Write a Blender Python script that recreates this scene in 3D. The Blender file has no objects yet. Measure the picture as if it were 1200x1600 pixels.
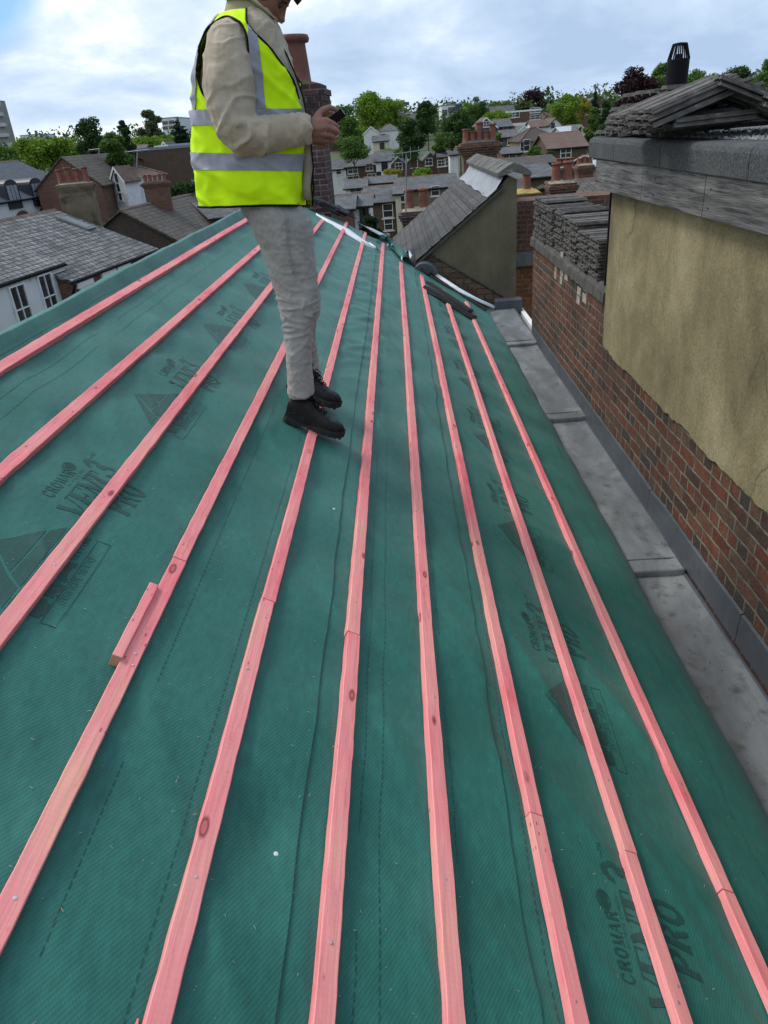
import bpy, bmesh, math, random
from mathutils import Vector, Matrix, noise
R_ = math.radians
sc = bpy.context.scene
# ------------------------------------------------------------------ camera
FPX = 1130.805
RM = Matrix(((0.99724152,-0.060856,-0.04249584),(0.00939765,-0.46440037,0.88557551),(-0.07362767,-0.88353203,-0.46254743)))
cd = bpy.data.cameras.new('camera'); cam = bpy.data.objects.new('camera', cd); sc.collection.objects.link(cam)
cd.sensor_fit = 'VERTICAL'; cd.sensor_height = 32.0; cd.lens = FPX/1600*32.0
cd.clip_start = 0.05; cd.clip_end = 6000
cx_, cy_, cz_ = RM.col[0], RM.col[1], RM.col[2]
m = Matrix.Identity(4)
for r in range(3):
    m[r][0] = cx_[r]; m[r][1] = -cy_[r]; m[r][2] = -cz_[r]
cam.matrix_world = m
sc.camera = cam
# ------------------------------------------------------------------ world and sun
SUN_EL, SUN_AZ = 52, -62        # azimuth from +Y towards +X
w = bpy.data.worlds.new('World'); sc.world = w; w.use_nodes = True
nt = w.node_tree; nt.nodes.clear()
def nd(nt, typ, props=None, ins=None):
    n = nt.nodes.new(typ)
    for k, v in (props or {}).items(): setattr(n, k, v)
    for k, v in (ins or {}).items():
        s = n.inputs[k]
        if isinstance(v, bpy.types.NodeSocket): nt.links.new(v, s)
        else: s.default_value = v
    return n
def ramp(nt, fac, stops, interp='LINEAR'):
    n = nt.nodes.new('ShaderNodeValToRGB'); n.color_ramp.interpolation = interp
    e = n.color_ramp.elements
    while len(e) < len(stops): e.new(0.5)
    for i, (p, c) in enumerate(stops):
        e[i].position = p
        c = (c,)*3 if isinstance(c, (int, float)) else c
        e[i].color = (*c, 1)
    if fac is not None: nt.links.new(fac, n.inputs[0])
    return n.outputs[0]
def mixc(nt, fac, a, b, mode='MIX'):
    n = nt.nodes.new('ShaderNodeMix'); n.data_type = 'RGBA'; n.blend_type = mode
    for i, v in ((0, fac), (6, a), (7, b)):
        if isinstance(v, bpy.types.NodeSocket): nt.links.new(v, n.inputs[i])
        else: n.inputs[i].default_value = v if i == 0 else ((*v, 1) if len(v) == 3 else v)
    return n.outputs[2]
def math_(nt, op, a, b=None):
    n = nt.nodes.new('ShaderNodeMath'); n.operation = op
    for i, v in ((0, a), (1, b)):
        if v is None: continue
        if isinstance(v, bpy.types.NodeSocket): nt.links.new(v, n.inputs[i])
        else: n.inputs[i].default_value = v
    return n.outputs[0]
def noise_(nt, vec, scale, detail=4, rough=0.55, dist=0.0):
    n = nd(nt, 'ShaderNodeTexNoise', None, {'Scale': scale, 'Detail': detail, 'Roughness': rough, 'Distortion': dist})
    if vec is not None: nt.links.new(vec, n.inputs['Vector'])
    return n.outputs[0]
def mapping(nt, vec, scale=(1,1,1), loc=(0,0,0), rot=(0,0,0)):
    n = nd(nt, 'ShaderNodeMapping', None, {'Scale': scale, 'Location': loc, 'Rotation': rot})
    nt.links.new(vec, n.inputs['Vector']); return n.outputs[0]
sky = nd(nt, 'ShaderNodeTexSky', {'sky_type': 'NISHITA', 'sun_disc': False, 'sun_elevation': R_(SUN_EL), 'sun_rotation': R_(SUN_AZ), 'dust_density': 1.5})
geo = nd(nt, 'ShaderNodeTexCoord')
sep = nd(nt, 'ShaderNodeSeparateXYZ', None, {0: geo.outputs['Generated']})
zc = math_(nt, 'ADD', math_(nt, 'MAXIMUM', sep.outputs[2], 0.0), 0.36)
cmb = nd(nt, 'ShaderNodeCombineXYZ', None, {0: math_(nt, 'DIVIDE', sep.outputs[0], zc), 1: math_(nt, 'DIVIDE', sep.outputs[1], zc), 2: 0.0})
cv = mapping(nt, cmb.outputs[0], (1,1,1), (3.1, 7.3, 0))
n1 = noise_(nt, cv, 0.55, 9, 0.55, 0.25)
n2 = noise_(nt, cv, 1.6, 8, 0.6, 0.3)
# a gap of clear blue in the upper left of the view, direction given in the sky itself
gap = nd(nt, 'ShaderNodeVectorMath', {'operation': 'DISTANCE'}, {0: geo.outputs['Generated'], 1: (-0.43, 0.88, 0.17)})
gapf = ramp(nt, gap.outputs['Value'], [(0.03, 0.0), (0.14, 1.0)])
n1b = math_(nt, 'ADD', math_(nt, 'ADD', n1, math_(nt, 'MULTIPLY', gapf, 0.42)), -0.25)
cover = ramp(nt, n1b, [(0.34, 0.0), (0.50, 1.0)])
tone = math_(nt, 'ADD', math_(nt, 'ADD', math_(nt, 'MULTIPLY', n2, 0.75), math_(nt, 'MULTIPLY', noise_(nt, cv, 0.9, 5, 0.5), 0.5)), math_(nt, 'MULTIPLY', math_(nt, 'ADD', sep.outputs[0], 0.15), -0.13))
ccol = ramp(nt, tone, [(0.48, (3.3, 4.4, 6.0)), (0.60, (4.5, 5.6, 7.1)), (0.67, (5.9, 6.8, 7.9)), (0.745, (9.0, 9.2, 9.4))])
skyc = mixc(nt, 0.85, sky.outputs[0], (2.3, 4.6, 7.8))
colr = mixc(nt, cover, skyc, ccol)
bg = nd(nt, 'ShaderNodeBackground', None, {0: colr, 1: 0.10})
nd(nt, 'ShaderNodeOutputWorld', None, {0: bg.outputs[0]})
sl_ = bpy.data.lights.new('sun', 'SUN'); sun = bpy.data.objects.new('sun', sl_); sc.collection.objects.link(sun)
sl_.energy = 1.6; sl_.angle = R_(20); sl_.color = (1, 0.96, 0.9)
sd = Vector((math.sin(R_(SUN_AZ))*math.cos(R_(SUN_EL)), math.cos(R_(SUN_AZ))*math.cos(R_(SUN_EL)), math.sin(R_(SUN_EL))))
sun.rotation_euler = sd.to_track_quat('Z', 'Y').to_euler()
sc.view_settings.view_transform = 'Standard'; sc.view_settings.look = 'None'
sc.view_settings.exposure = 0.48; sc.view_settings.gamma = 1.0

# ------------------------------------------------------------------ survey helpers (photo measurements to real positions)
def ray(px, py): return RM @ Vector((px-600, py-800, FPX))
def atX(px, py, X): d = ray(px, py); return d*(X/d.x)
def atY(px, py, Y): d = ray(px, py); return d*(Y/d.y)
def atZ(px, py, Z): d = ray(px, py); return d*(Z/d.z)
NRM = Vector((0.497645, 0, 0.867381)); SL = Vector((0.867381, 0, -0.497645))
HB = 1.2889; HM = HB+0.027
def RP(s, Y, h=0.0): return NRM*(-HM+h) + SL*s + Vector((0, Y, 0))
def roof(px, py, H=HM):
    d = ray(px, py); P = d*(-H/NRM.dot(d)); return P.dot(SL), P.y
def s_of_u(u, H=HM): return roof(612+u*600, 807, H)[0]

# ------------------------------------------------------------------ object helpers
COL = sc.collection
def origin(o):
    v = Vector((0,0,0))
    while o is not None: v += o.location; o = o.parent
    return v
def tag(o, label=None, cat=None, group=None, kind=None):
    if label: o['label'] = label
    if cat: o['category'] = cat; o['kind'] = 'thing'
    if group: o['group'] = group
    if kind: o['kind'] = kind
    return o
def empty(name, loc, label, cat, group=None):
    o = bpy.data.objects.new(name, None); o.location = loc; o.empty_display_size = 0.1; COL.objects.link(o)
    return tag(o, label, cat, group)
class MB:
    def __init__(self): self.v = []; self.f = []; self.uv = {}; self.sm = False
    def poly(self, pts):
        b = len(self.v); self.v += [Vector(p) for p in pts]; self.f.append(tuple(range(b, b+len(pts)))); return self
    def box(self, c, d, rot=None):
        """centre, full dims, optional 3x3"""
        c = Vector(c); b = len(self.v)
        for x in (-.5, .5):
            for y in (-.5, .5):
                for z in (-.5, .5):
                    p = Vector((x*d[0], y*d[1], z*d[2]))
                    if rot is not None: p = rot @ p
                    self.v.append(c+p)
        for q in ((0,1,3,2),(4,6,7,5),(0,4,5,1),(2,3,7,6),(0,2,6,4),(1,5,7,3)): self.f.append(tuple(b+i for i in q))
        return self
    def bb(self, x0, y0, z0, x1, y1, z1): return self.box(((x0+x1)/2,(y0+y1)/2,(z0+z1)/2), (x1-x0,y1-y0,z1-z0))
    def prism(self, pts, ext):
        """polygon pts extruded by vector ext"""
        b = len(self.v); n = len(pts); ext = Vector(ext)
        self.v += [Vector(p) for p in pts] + [Vector(p)+ext for p in pts]
        self.f.append(tuple(b+i for i in range(n))[::-1]); self.f.append(tuple(b+n+i for i in range(n)))
        for i in range(n): j = (i+1) % n; self.f.append((b+i, b+j, b+n+j, b+n+i))
        return self
    def rings(self, rings, cap=True, closed=True):
        b = len(self.v); n = len(rings[0])
        for r in rings: self.v += [Vector(p) for p in r]
        for k in range(len(rings)-1):
            for i in range(n if closed else n-1):
                j = (i+1) % n
                self.f.append((b+k*n+i, b+k*n+j, b+(k+1)*n+j, b+(k+1)*n+i))
        if cap:
            self.f.append(tuple(b+i for i in range(n))[::-1]); self.f.append(tuple(b+(len(rings)-1)*n+i for i in range(n)))
        return self
    def tube(self, pts, rad, n=8, cap=True):
        pts = [Vector(p) for p in pts]
        if isinstance(rad, (int, float)): rad = [rad]*len(pts)
        rg = []; prev = None
        for i, p in enumerate(pts):
            t = (pts[min(i+1, len(pts)-1)]-pts[max(i-1, 0)]).normalized()
            if prev is None:
                a = t.cross(Vector((0,0,1)))
                if a.length < 0.05: a = t.cross(Vector((0,1,0)))
            else: a = prev - t*prev.dot(t)
            a.normalize(); prev = a; c = t.cross(a)
            rg.append([p+(a*math.cos(q)+c*math.sin(q))*rad[i] for q in [2*math.pi*k/n for k in range(n)]])
        return self.rings(rg, cap)
    def lathe(self, base, prof, n=16, axis=None):
        rot = Vector((0,0,1)).rotation_difference(Vector(axis).normalized()).to_matrix() if axis is not None else Matrix.Identity(3)
        base = Vector(base)
        return self.rings([[base+rot @ Vector((r*math.cos(2*math.pi*k/n), r*math.sin(2*math.pi*k/n), z)) for k in range(n)] for r, z in prof])
    def build_parts(self, name, mat, parent=None, smooth=False):
        """one object per connected piece"""
        par = list(range(len(self.v)))
        def find(a):
            while par[a] != a: par[a] = par[par[a]]; a = par[a]
            return a
        for f in self.f:
            for i in f[1:]: par[find(i)] = find(f[0])
        grp = {}
        for f in self.f: grp.setdefault(find(f[0]), []).append(f)
        out = []
        for fs in grp.values():
            q = MB(); ix = {}
            for f in fs:
                for i in f:
                    if i not in ix: ix[i] = len(q.v); q.v.append(self.v[i])
                q.f.append(tuple(ix[i] for i in f))
            out.append(q.build(name, mat, parent, smooth))
        return out
    def mesh(self, name, org=Vector((0,0,0)), uvf=None):
        me = bpy.data.meshes.new(name)
        me.from_pydata([v-org for v in self.v], [], self.f); me.update()
        uvl = me.uv_layers.new(name='UVMap').data
        vs = self.v
        for p in me.polygons:
            nn = p.normal
            if uvf is None:
                t = Vector((0,0,1)).cross(nn)
                t = Vector((1,0,0)) if t.length < 0.02 else t.normalized()
                b = nn.cross(t)
            for li in p.loop_indices:
                q = vs[me.loops[li].vertex_index]
                uvl[li].uv = uvf(q) if uvf else (q.dot(t), q.dot(b))
        return me
    def build(self, name, mat, parent=None, smooth=False, uvf=None, bevel=0):
        org = origin(parent) if parent is not None else Vector((0,0,0))
        me = self.mesh(name, org, uvf)
        o = bpy.data.objects.new(name, me); COL.objects.link(o)
        if parent is not None: o.parent = parent
        if mat: me.materials.append(mat)
        if smooth:
            for p in me.polygons: p.use_smooth = True
        if bevel:
            bm = bmesh.new(); bm.from_mesh(me)
            bmesh.ops.bevel(bm, geom=[e for e in bm.edges if len(e.link_faces) == 2 and e.calc_face_angle(0) > 0.5], offset=bevel, segments=1, affect='EDGES')
            bm.to_mesh(me); bm.free()
        return o

# ------------------------------------------------------------------ materials
def newmat(name):
    mt = bpy.data.materials.new(name); mt.use_nodes = True; t = mt.node_tree; t.nodes.clear()
    out = nd(t, 'ShaderNodeOutputMaterial'); p = nd(t, 'ShaderNodeBsdfPrincipled'); t.links.new(p.outputs[0], out.inputs[0])
    uv = nd(t, 'ShaderNodeTexCoord')
    return mt, t, p, uv
def setp(t, p, **k):
    names = {'color': 'Base Color', 'rough': 'Roughness', 'metal': 'Metallic', 'spec': 'Specular IOR Level', 'sheen': 'Sheen Weight', 'normal': 'Normal'}
    for a, v in k.items():
        s = p.inputs[names[a]]
        if isinstance(v, bpy.types.NodeSocket): t.links.new(v, s)
        else: s.default_value = (*v, 1) if (a == 'color' and len(v) == 3) else v
def bump(t, h, strength=0.3, dist=0.01):
    n = nd(t, 'ShaderNodeBump', None, {'Strength': strength, 'Distance': dist, 'Height': h}); return n.outputs[0]
def simple(name, col, rough=0.6, var=0.25, scale=3.0, metal=0.0, b=0.0, bscale=40, coord='Object', spec=0.5, stain=None, stretch=(1,1,1)):
    mt, t, p, uv = newmat(name)
    vec = mapping(t, uv.outputs[coord], stretch)
    n = noise_(t, vec, scale, 6, 0.6)
    lo = tuple(c*(1-var) for c in col); hi = tuple(min(1, c*(1+var)) for c in col)
    c = ramp(t, n, [(0.3, lo), (0.7, hi)])
    if stain:
        s = ramp(t, noise_(t, vec, stain[1], 5, 0.6), [(stain[2], 0.0), (stain[2]+0.15, 1.0)])
        c = mixc(t, s, c, stain[0])
    setp(t, p, color=c, rough=rough, metal=metal, spec=spec)
    if b: setp(t, p, normal=bump(t, noise_(t, vec, bscale, 5, 0.6), b, 0.01))
    return mt
def brickmat(name, cols, mortar=(0.28,0.25,0.2), bw=0.225, rh=0.075, ms=0.011, soot=0.35, rough=0.9, jig=0.004, bs=0.6, off=0.5, sfreq=0.9):
    mt, t, p, uv = newmat(name)
    u = uv.outputs['UV']
    wob = nd(t, 'ShaderNodeTexNoise', {'noise_dimensions': '3D'}, {'Vector': u, 'Scale': 9.0, 'Detail': 3})
    v1 = nd(t, 'ShaderNodeVectorMath', {'operation': 'SUBTRACT'}, {0: wob.outputs[1], 1: (0.5,0.5,0.5)})
    v2 = nd(t, 'ShaderNodeVectorMath', {'operation': 'SCALE'}, {0: v1.outputs[0], 'Scale': jig*2})
    v3 = nd(t, 'ShaderNodeVectorMath', {'operation': 'ADD'}, {0: u, 1: v2.outputs[0]})
    def brick():
        n = nd(t, 'ShaderNodeTexBrick', {'offset': off, 'squash': 0.5, 'squash_frequency': 3}, {'Vector': v3.outputs[0], 'Color1': (0,0,0,1), 'Color2': (1,1,1,1), 'Mortar': (0.5,0.5,0.5,1), 'Scale': 1.0,
            'Mortar Size': ms, 'Mortar Smooth': 0.35, 'Bias': 0.0, 'Brick Width': bw, 'Row Height': rh}); return n
    b = brick()
    st = [(i/len(cols), c) for i, c in enumerate(cols)]
    c = ramp(t, b.outputs[0], st, 'CONSTANT')
    fine = noise_(t, u, 60, 5, 0.65)
    c = mixc(t, 0.45, c, ramp(t, noise_(t, u, 16, 5, 0.7), [(0.32, 0.30), (0.68, 1.45)]), 'MULTIPLY')
    c = mixc(t, 0.55, c, ramp(t, fine, [(0.3, 0.35), (0.7, 1.0)]), 'MULTIPLY')
    c = mixc(t, b.outputs[1], c, mixc(t, ramp(t, noise_(t, u, 14, 3), [(0.4,0.0),(0.65,1.0)]), mortar, tuple(q*0.45 for q in mortar)))
    c = mixc(t, ramp(t, noise_(t, u, 22, 6, 0.75), [(0.55,0.0),(0.75,0.45)]), c, mortar)
    s = ramp(t, noise_(t, u, sfreq, 7, 0.65), [(0.42, 0.0), (0.7, soot)])
    c = mixc(t, s, c, (0.03, 0.028, 0.024))
    setp(t, p, color=c, rough=rough, spec=0.25)
    h = math_(t, 'ADD', math_(t, 'MULTIPLY', b.outputs[1], -1.0), math_(t, 'MULTIPLY', fine, 0.7))
    setp(t, p, normal=bump(t, h, bs, 0.012))
    return mt
def tilemat(name, lo, hi, bw=0.25, rh=0.19, patch=(0.3,0.3,0.28), pa=0.3, ms=0.012, bs=0.8, moss=0.3, mossc=(0.07,0.06,0.03), pf=1.1):
    mt, t, p, uv = newmat(name); u = uv.outputs['UV']
    wob = nd(t, 'ShaderNodeTexNoise', None, {'Vector': u, 'Scale': 3.0, 'Detail': 3})
    v1 = nd(t, 'ShaderNodeVectorMath', {'operation': 'MULTIPLY_ADD'}, {0: wob.outputs[1], 1: (0.03,0.03,0), 2: u})
    b = nd(t, 'ShaderNodeTexBrick', {'offset': 0.5}, {'Vector': v1.outputs[0], 'Color1': (0,0,0,1), 'Color2': (1,1,1,1), 'Mortar': (0,0,0,1), 'Scale': 1.0,
            'Mortar Size': ms, 'Mortar Smooth': 0.1, 'Brick Width': bw, 'Row Height': rh})
    c = mixc(t, b.outputs[0], lo, hi)
    c = mixc(t, ramp(t, noise_(t, u, pf, 6, 0.6), [(0.45, 0.0), (0.7, pa)]), c, patch)
    c = mixc(t, ramp(t, noise_(t, mapping(t, u, (1,0.5,1), (7,3,0)), 0.8, 6, 0.6), [(0.45, 0.0), (0.7, moss)]), c, mossc)
    c = mixc(t, math_(t, 'MULTIPLY', b.outputs[1], 0.85), c, (0.012,0.012,0.012))
    sp = nd(t, 'ShaderNodeSeparateXYZ', None, {0: v1.outputs[0]})
    saw = math_(t, 'FRACT', math_(t, 'DIVIDE', sp.outputs[1], rh))
    h = math_(t, 'SUBTRACT', math_(t, 'MULTIPLY', saw, -0.6), b.outputs[1])
    fine = noise_(t, u, 40, 4)
    setp(t, p, color=c, rough=0.75, normal=bump(t, math_(t, 'ADD', h, math_(t, 'MULTIPLY', fine, 0.4)), bs, 0.012), spec=0.35)
    return mt

def mat_membrane(name, dark=False):
    mt, t, p, uv = newmat(name); u = uv.outputs['UV']
    n = noise_(t, u, 2.2, 6, 0.6, 0.4); f = noise_(t, mapping(t, u, (1, 0.35, 1)), 55, 4, 0.65)
    c1 = ramp(t, n, [(0.3, (0.013,0.112,0.089)), (0.55, (0.021,0.146,0.117)), (0.8, (0.036,0.188,0.152))])
    c = mixc(t, 0.5, c1, ramp(t, f, [(0.3, 0.62), (0.72, 1.25)]), 'MULTIPLY')
    # dust speckles and pale fibres
    vor = nd(t, 'ShaderNodeTexVoronoi', {'feature': 'F1'}, {'Vector': mapping(t, u, (1, 1, 1)), 'Scale': 26.0, 'Randomness': 1.0})
    sp = ramp(t, vor.outputs['Distance'], [(0.022, 0.30), (0.045, 0.0)])
    c = mixc(t, sp, c, (0.35, 0.42, 0.38))
    dst = ramp(t, noise_(t, mapping(t, u, (1,1,1), (5,2,0)), 1.1, 8, 0.7), [(0.50, 0.0), (0.74, 0.35)])
    c = mixc(t, dst, c, (0.055, 0.22, 0.175))
    if dark: c = mixc(t, 0.62, c, (0.006, 0.028, 0.024))
    wv = nd(t, 'ShaderNodeTexWave', {'wave_type': 'BANDS', 'bands_direction': 'X', 'wave_profile': 'SIN'}, {'Vector': mapping(t, u, (1,1,1), (0,0,0), (0,0,R_(32))), 'Scale': 40.0, 'Distortion': 1.2, 'Detail': 2, 'Detail Scale': 6.0})
    wv2 = nd(t, 'ShaderNodeTexWave', {'wave_type': 'BANDS', 'bands_direction': 'X', 'wave_profile': 'SIN'}, {'Vector': mapping(t, u, (1,1,1), (0,0,0), (0,0,R_(-40))), 'Scale': 60.0, 'Distortion': 1.0})
    h = math_(t, 'ADD', math_(t, 'MULTIPLY', wv.outputs[1], 0.6), math_(t, 'MULTIPLY', wv2.outputs[1], 0.3))
    h = math_(t, 'ADD', h, math_(t, 'MULTIPLY', f, 1.2))
    c = mixc(t, 0.35, c, ramp(t, wv.outputs[1], [(0.0, 0.70), (1.0, 1.12)]), 'MULTIPLY')
    # long soft creases in the cloth
    cr = nd(t, 'ShaderNodeTexNoise', {'noise_type': 'RIDGED_MULTIFRACTAL'} , {'Vector': mapping(t, u, (2.6, 0.8, 1), (0,0,0), (0,0,R_(24))), 'Scale': 1.5, 'Detail': 3.0})
    b2 = bump(t, cr.outputs[0], 0.05, 0.02)
    b1 = nd(t, 'ShaderNodeBump', None, {'Strength': 0.35, 'Distance': 0.0012, 'Height': h, 'Normal': b2}).outputs[0]
    setp(t, p, color=c, rough=0.55, normal=b1, spec=0.35, sheen=0.05)
    return mt
def mat_pink():
    mt, t, p, uv = newmat('pink treated timber'); o = uv.outputs['Object']
    ri = nd(t, 'ShaderNodeObjectInfo')
    off = nd(t, 'ShaderNodeVectorMath', {'operation': 'MULTIPLY_ADD'}, {0: (17.3, 5.1, 9.7), 1: ri.outputs['Random'], 2: o})
    v = off.outputs[0]
    big = noise_(t, mapping(t, v, (3, 0.9, 3)), 1.6, 5, 0.6)
    grain = noise_(t, mapping(t, v, (95, 3.0, 95)), 1.2, 8, 0.7, 1.2)
    c = ramp(t, big, [(0.30, (0.76,0.13,0.16)), (0.45, (0.87,0.255,0.265)), (0.58, (0.88,0.325,0.31)), (0.74, (0.84,0.39,0.30))])
    c = mixc(t, 0.62, c, ramp(t, grain, [(0.3, 0.62), (0.6, 1.10)]), 'MULTIPLY')
    saw = nd(t, 'ShaderNodeTexWave', {'wave_type': 'BANDS', 'bands_direction': 'Y'}, {'Vector': mapping(t, v, (0.5,1,1)), 'Scale': 24.0, 'Distortion': 2.5, 'Detail': 3})
    c = mixc(t, 0.05, c, ramp(t, saw.outputs[1], [(0.2, 0.6), (0.8, 1.0)]), 'MULTIPLY')
    vor = nd(t, 'ShaderNodeTexVoronoi', {'feature': 'F1'}, {'Vector': mapping(t, v, (13, 5.0, 13)), 'Scale': 1.0, 'Randomness': 1.0})
    kn = math_(t, 'MULTIPLY', ramp(t, vor.outputs['Distance'], [(0.0, 0.55), (0.07, 0.5), (0.10, 1.0), (0.16, 0.0)]), ramp(t, noise_(t, v, 1.9, 1), [(0.40, 0.0), (0.46, 1.0)]))
    c = mixc(t, math_(t, 'MULTIPLY', kn, 0.92), c, (0.24, 0.025, 0.03))
    v2_ = nd(t, 'ShaderNodeTexVoronoi', {'feature': 'F1'}, {'Vector': mapping(t, v, (60, 22, 60)), 'Scale': 1.0, 'Randomness': 1.0})
    nk = math_(t, 'MULTIPLY', ramp(t, v2_.outputs['Distance'], [(0.10, 1.0), (0.2, 0.0)]), ramp(t, noise_(t, v, 5.0, 3, 0.7), [(0.52, 0.0), (0.60, 0.85)]))
    c = mixc(t, nk, c, (0.38, 0.06, 0.07))
    red = ramp(t, noise_(t, mapping(t, v, (26, 2.6, 26), (9,1,2)), 1.4, 6, 0.75), [(0.56, 0.0), (0.70, 0.6)])
    c = mixc(t, red, c, (0.62, 0.085, 0.12))
    # bare tan scuffs
    sc_ = ramp(t, noise_(t, mapping(t, v, (16, 1.4, 16), (4,4,4)), 1.5, 5, 0.7), [(0.62, 0.0), (0.70, 0.75)])
    c = mixc(t, sc_, c, (0.62,0.37,0.22))
    setp(t, p, color=c, rough=0.72, spec=0.25, normal=bump(t, math_(t, 'ADD', grain, math_(t,'MULTIPLY', saw.outputs[1], 0.2)), 0.35, 0.002))
    return mt
def mat_lead(name, a, b, blue, rough=0.42):
    mt, t, p, uv = newmat(name); o = uv.outputs['Object']
    n = noise_(t, mapping(t, o, (2.2,0.8,1)), 1.6, 6, 0.6, 0.8)
    c = ramp(t, n, [(0.28, a), (0.5, blue), (0.68, b)])
    d = ramp(t, noise_(t, o, 9, 7, 0.7), [(0.53, 0.0), (0.70, 0.8)])
    c = mixc(t, d, c, (0.06, 0.055, 0.042))
    spk = nd(t, 'ShaderNodeTexVoronoi', {'feature': 'F1'}, {'Vector': o, 'Scale': 16.0})
    c = mixc(t, ramp(t, spk.outputs['Distance'], [(0.05, 0.85), (0.09, 0.0)]), c, (0.02,0.018,0.013))
    setp(t, p, color=c, rough=rough, metal=0.12, normal=bump(t, math_(t,'ADD', n, math_(t,'MULTIPLY', noise_(t, o, 25, 4), 0.3)), 0.35, 0.012))
    return mt
def mat_render(name, base, light, dark, speck, dk=0.75, bs=0.5):
    mt, t, p, uv = newmat(name); o = uv.outputs['Object']
    n = noise_(t, mapping(t, o, (1,1,0.8)), 1.3, 8, 0.68, 0.3)
    c = ramp(t, n, [(0.33, dark), (0.5, base), (0.68, light)])
    streak = noise_(t, mapping(t, o, (6,6,1.0)), 1.6, 7, 0.7)
    c = mixc(t, ramp(t, streak, [(0.52,0.0),(0.78,0.28)]), c, tuple(q*0.45 for q in dark))
    g = noise_(t, o, 75, 5, 0.75)
    c = mixc(t, dk, c, ramp(t, g, [(0.35, 0.5), (0.62, 1.12)]), 'MULTIPLY')
    s2 = ramp(t, noise_(t, o, 42, 3, 0.6), [(0.70, 0.0), (0.75, 0.7)])
    c = mixc(t, s2, c, speck)
    cr = nd(t, 'ShaderNodeTexVoronoi', {'feature': 'DISTANCE_TO_EDGE'}, {'Vector': mixc(t, 0.08, o, nd(t,'ShaderNodeTexNoise',None,{'Vector': o,'Scale': 4.0}).outputs[1]), 'Scale': 1.3})
    crack = math_(t, 'MULTIPLY', ramp(t, cr.outputs['Distance'], [(0.0, 1.0), (0.006, 0.0)]), ramp(t, noise_(t, o, 0.9, 2), [(0.55, 0.0), (0.62, 0.6)]))
    c = mixc(t, crack, c, (0.05,0.045,0.03))
    setp(t, p, color=c, rough=0.92, spec=0.2, normal=bump(t, math_(t,'ADD', g, math_(t,'MULTIPLY', n, 1.5)), bs, 0.006))
    return mt
def mat_fabric(name, col, var=0.15, wr=0.5, scale=9, rough=0.85, dirt=None, sheen=0.2, fine=0.002):
    mt, t, p, uv = newmat(name); o = uv.outputs['Object']
    n = noise_(t, o, scale, 5, 0.6, 0.6)
    c = ramp(t, n, [(0.3, tuple(q*(1-var) for q in col)), (0.7, tuple(min(1, q*(1+var)) for q in col))])
    if dirt:
        c = mixc(t, ramp(t, noise_(t, o, 7, 7, 0.7), [(0.5, 0.0), (0.72, 0.75)]), c, dirt)
    cl = nd(t, 'ShaderNodeTexNoise', {'noise_type': 'RIDGED_MULTIFRACTAL'}, {'Vector': mapping(t, o, (1,1,1.8), (0,0,0), (0,R_(20),0)), 'Scale': 6.0, 'Detail': 2.0})
    h = math_(t, 'ADD', math_(t, 'MULTIPLY', cl.outputs[0], wr), math_(t, 'MULTIPLY', noise_(t, o, 260, 2), 0.08))
    setp(t, p, color=c, rough=rough, spec=0.2, sheen=sheen, normal=bump(t, h, 0.35, 0.015))
    return mt
def mat_leaf(name, a, b):
    mt, t, p, uv = newmat(name); g = nd(t, 'ShaderNodeNewGeometry')
    c = mixc(t, g.outputs['Random Per Island'], a, b)
    c = mixc(t, ramp(t, noise_(t, uv.outputs['Object'], 0.45, 3), [(0.4,0.0),(0.65,0.6)]), c, tuple(q*0.6 for q in a))
    setp(t, p, color=c, rough=0.65, spec=0.25)
    tr = nd(t, 'ShaderNodeBsdfTranslucent', None, {0: c}); mx = nd(t, 'ShaderNodeMixShader', None, {0: 0.25, 1: p.outputs[0], 2: tr.outputs[0]})
    out = [n for n in t.nodes if n.type == 'OUTPUT_MATERIAL'][0]; t.links.new(mx.outputs[0], out.inputs[0])
    return mt

MEM = mat_membrane('green underlay'); PRN = mat_membrane('underlay print', True)
PINK = mat_pink()
ENDG = simple('sawn end grain', (0.40,0.26,0.14), 0.85, 0.3, 30)
STEEL = simple('zinc nail', (0.6,0.6,0.6), 0.35, 0.1, metal=0.7)
WHITE = simple('white plastic sheet', (0.72,0.75,0.78), 0.5, 0.12, 12, b=0.2, bscale=14)
WPAINT = simple('white paint', (0.72,0.72,0.70), 0.6, 0.08, 4)
BLKP = simple('black plastic', (0.02,0.02,0.022), 0.45, 0.3, 20)
LEAD = mat_lead('gutter lead', (0.10,0.10,0.097), (0.27,0.275,0.27), (0.165,0.175,0.18), 0.38)
LEADD = mat_lead('dark flashing lead', (0.042,0.048,0.056), (0.105,0.115,0.13), (0.068,0.078,0.094), 0.5)
LEADL = mat_lead('bright flashing lead', (0.17,0.175,0.19), (0.31,0.32,0.335), (0.24,0.25,0.27))
BRICKW = brickmat('parapet brick', [(0.145,0.058,0.036),(0.18,0.068,0.042),(0.115,0.05,0.035),(0.19,0.085,0.052),(0.085,0.05,0.038),(0.19,0.064,0.038),(0.075,0.058,0.052),(0.15,0.085,0.055),(0.17,0.055,0.033),(0.21,0.075,0.042)], (0.25,0.228,0.172), ms=0.0085, bw=0.215, rh=0.078, soot=0.72, jig=0.011, bs=1.0)
BRICKG = brickmat('weathered buff brick', [(0.22,0.10,0.062),(0.16,0.09,0.06),(0.25,0.13,0.08),(0.13,0.085,0.062),(0.2,0.14,0.10)], (0.11,0.095,0.07), ms=0.012, bw=0.23, rh=0.08, soot=0.4)
BRICKO = brickmat('orange brick', [(0.36,0.12,0.05),(0.30,0.10,0.045),(0.40,0.15,0.07)], (0.30,0.22,0.16), ms=0.009, soot=0.15)
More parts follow.
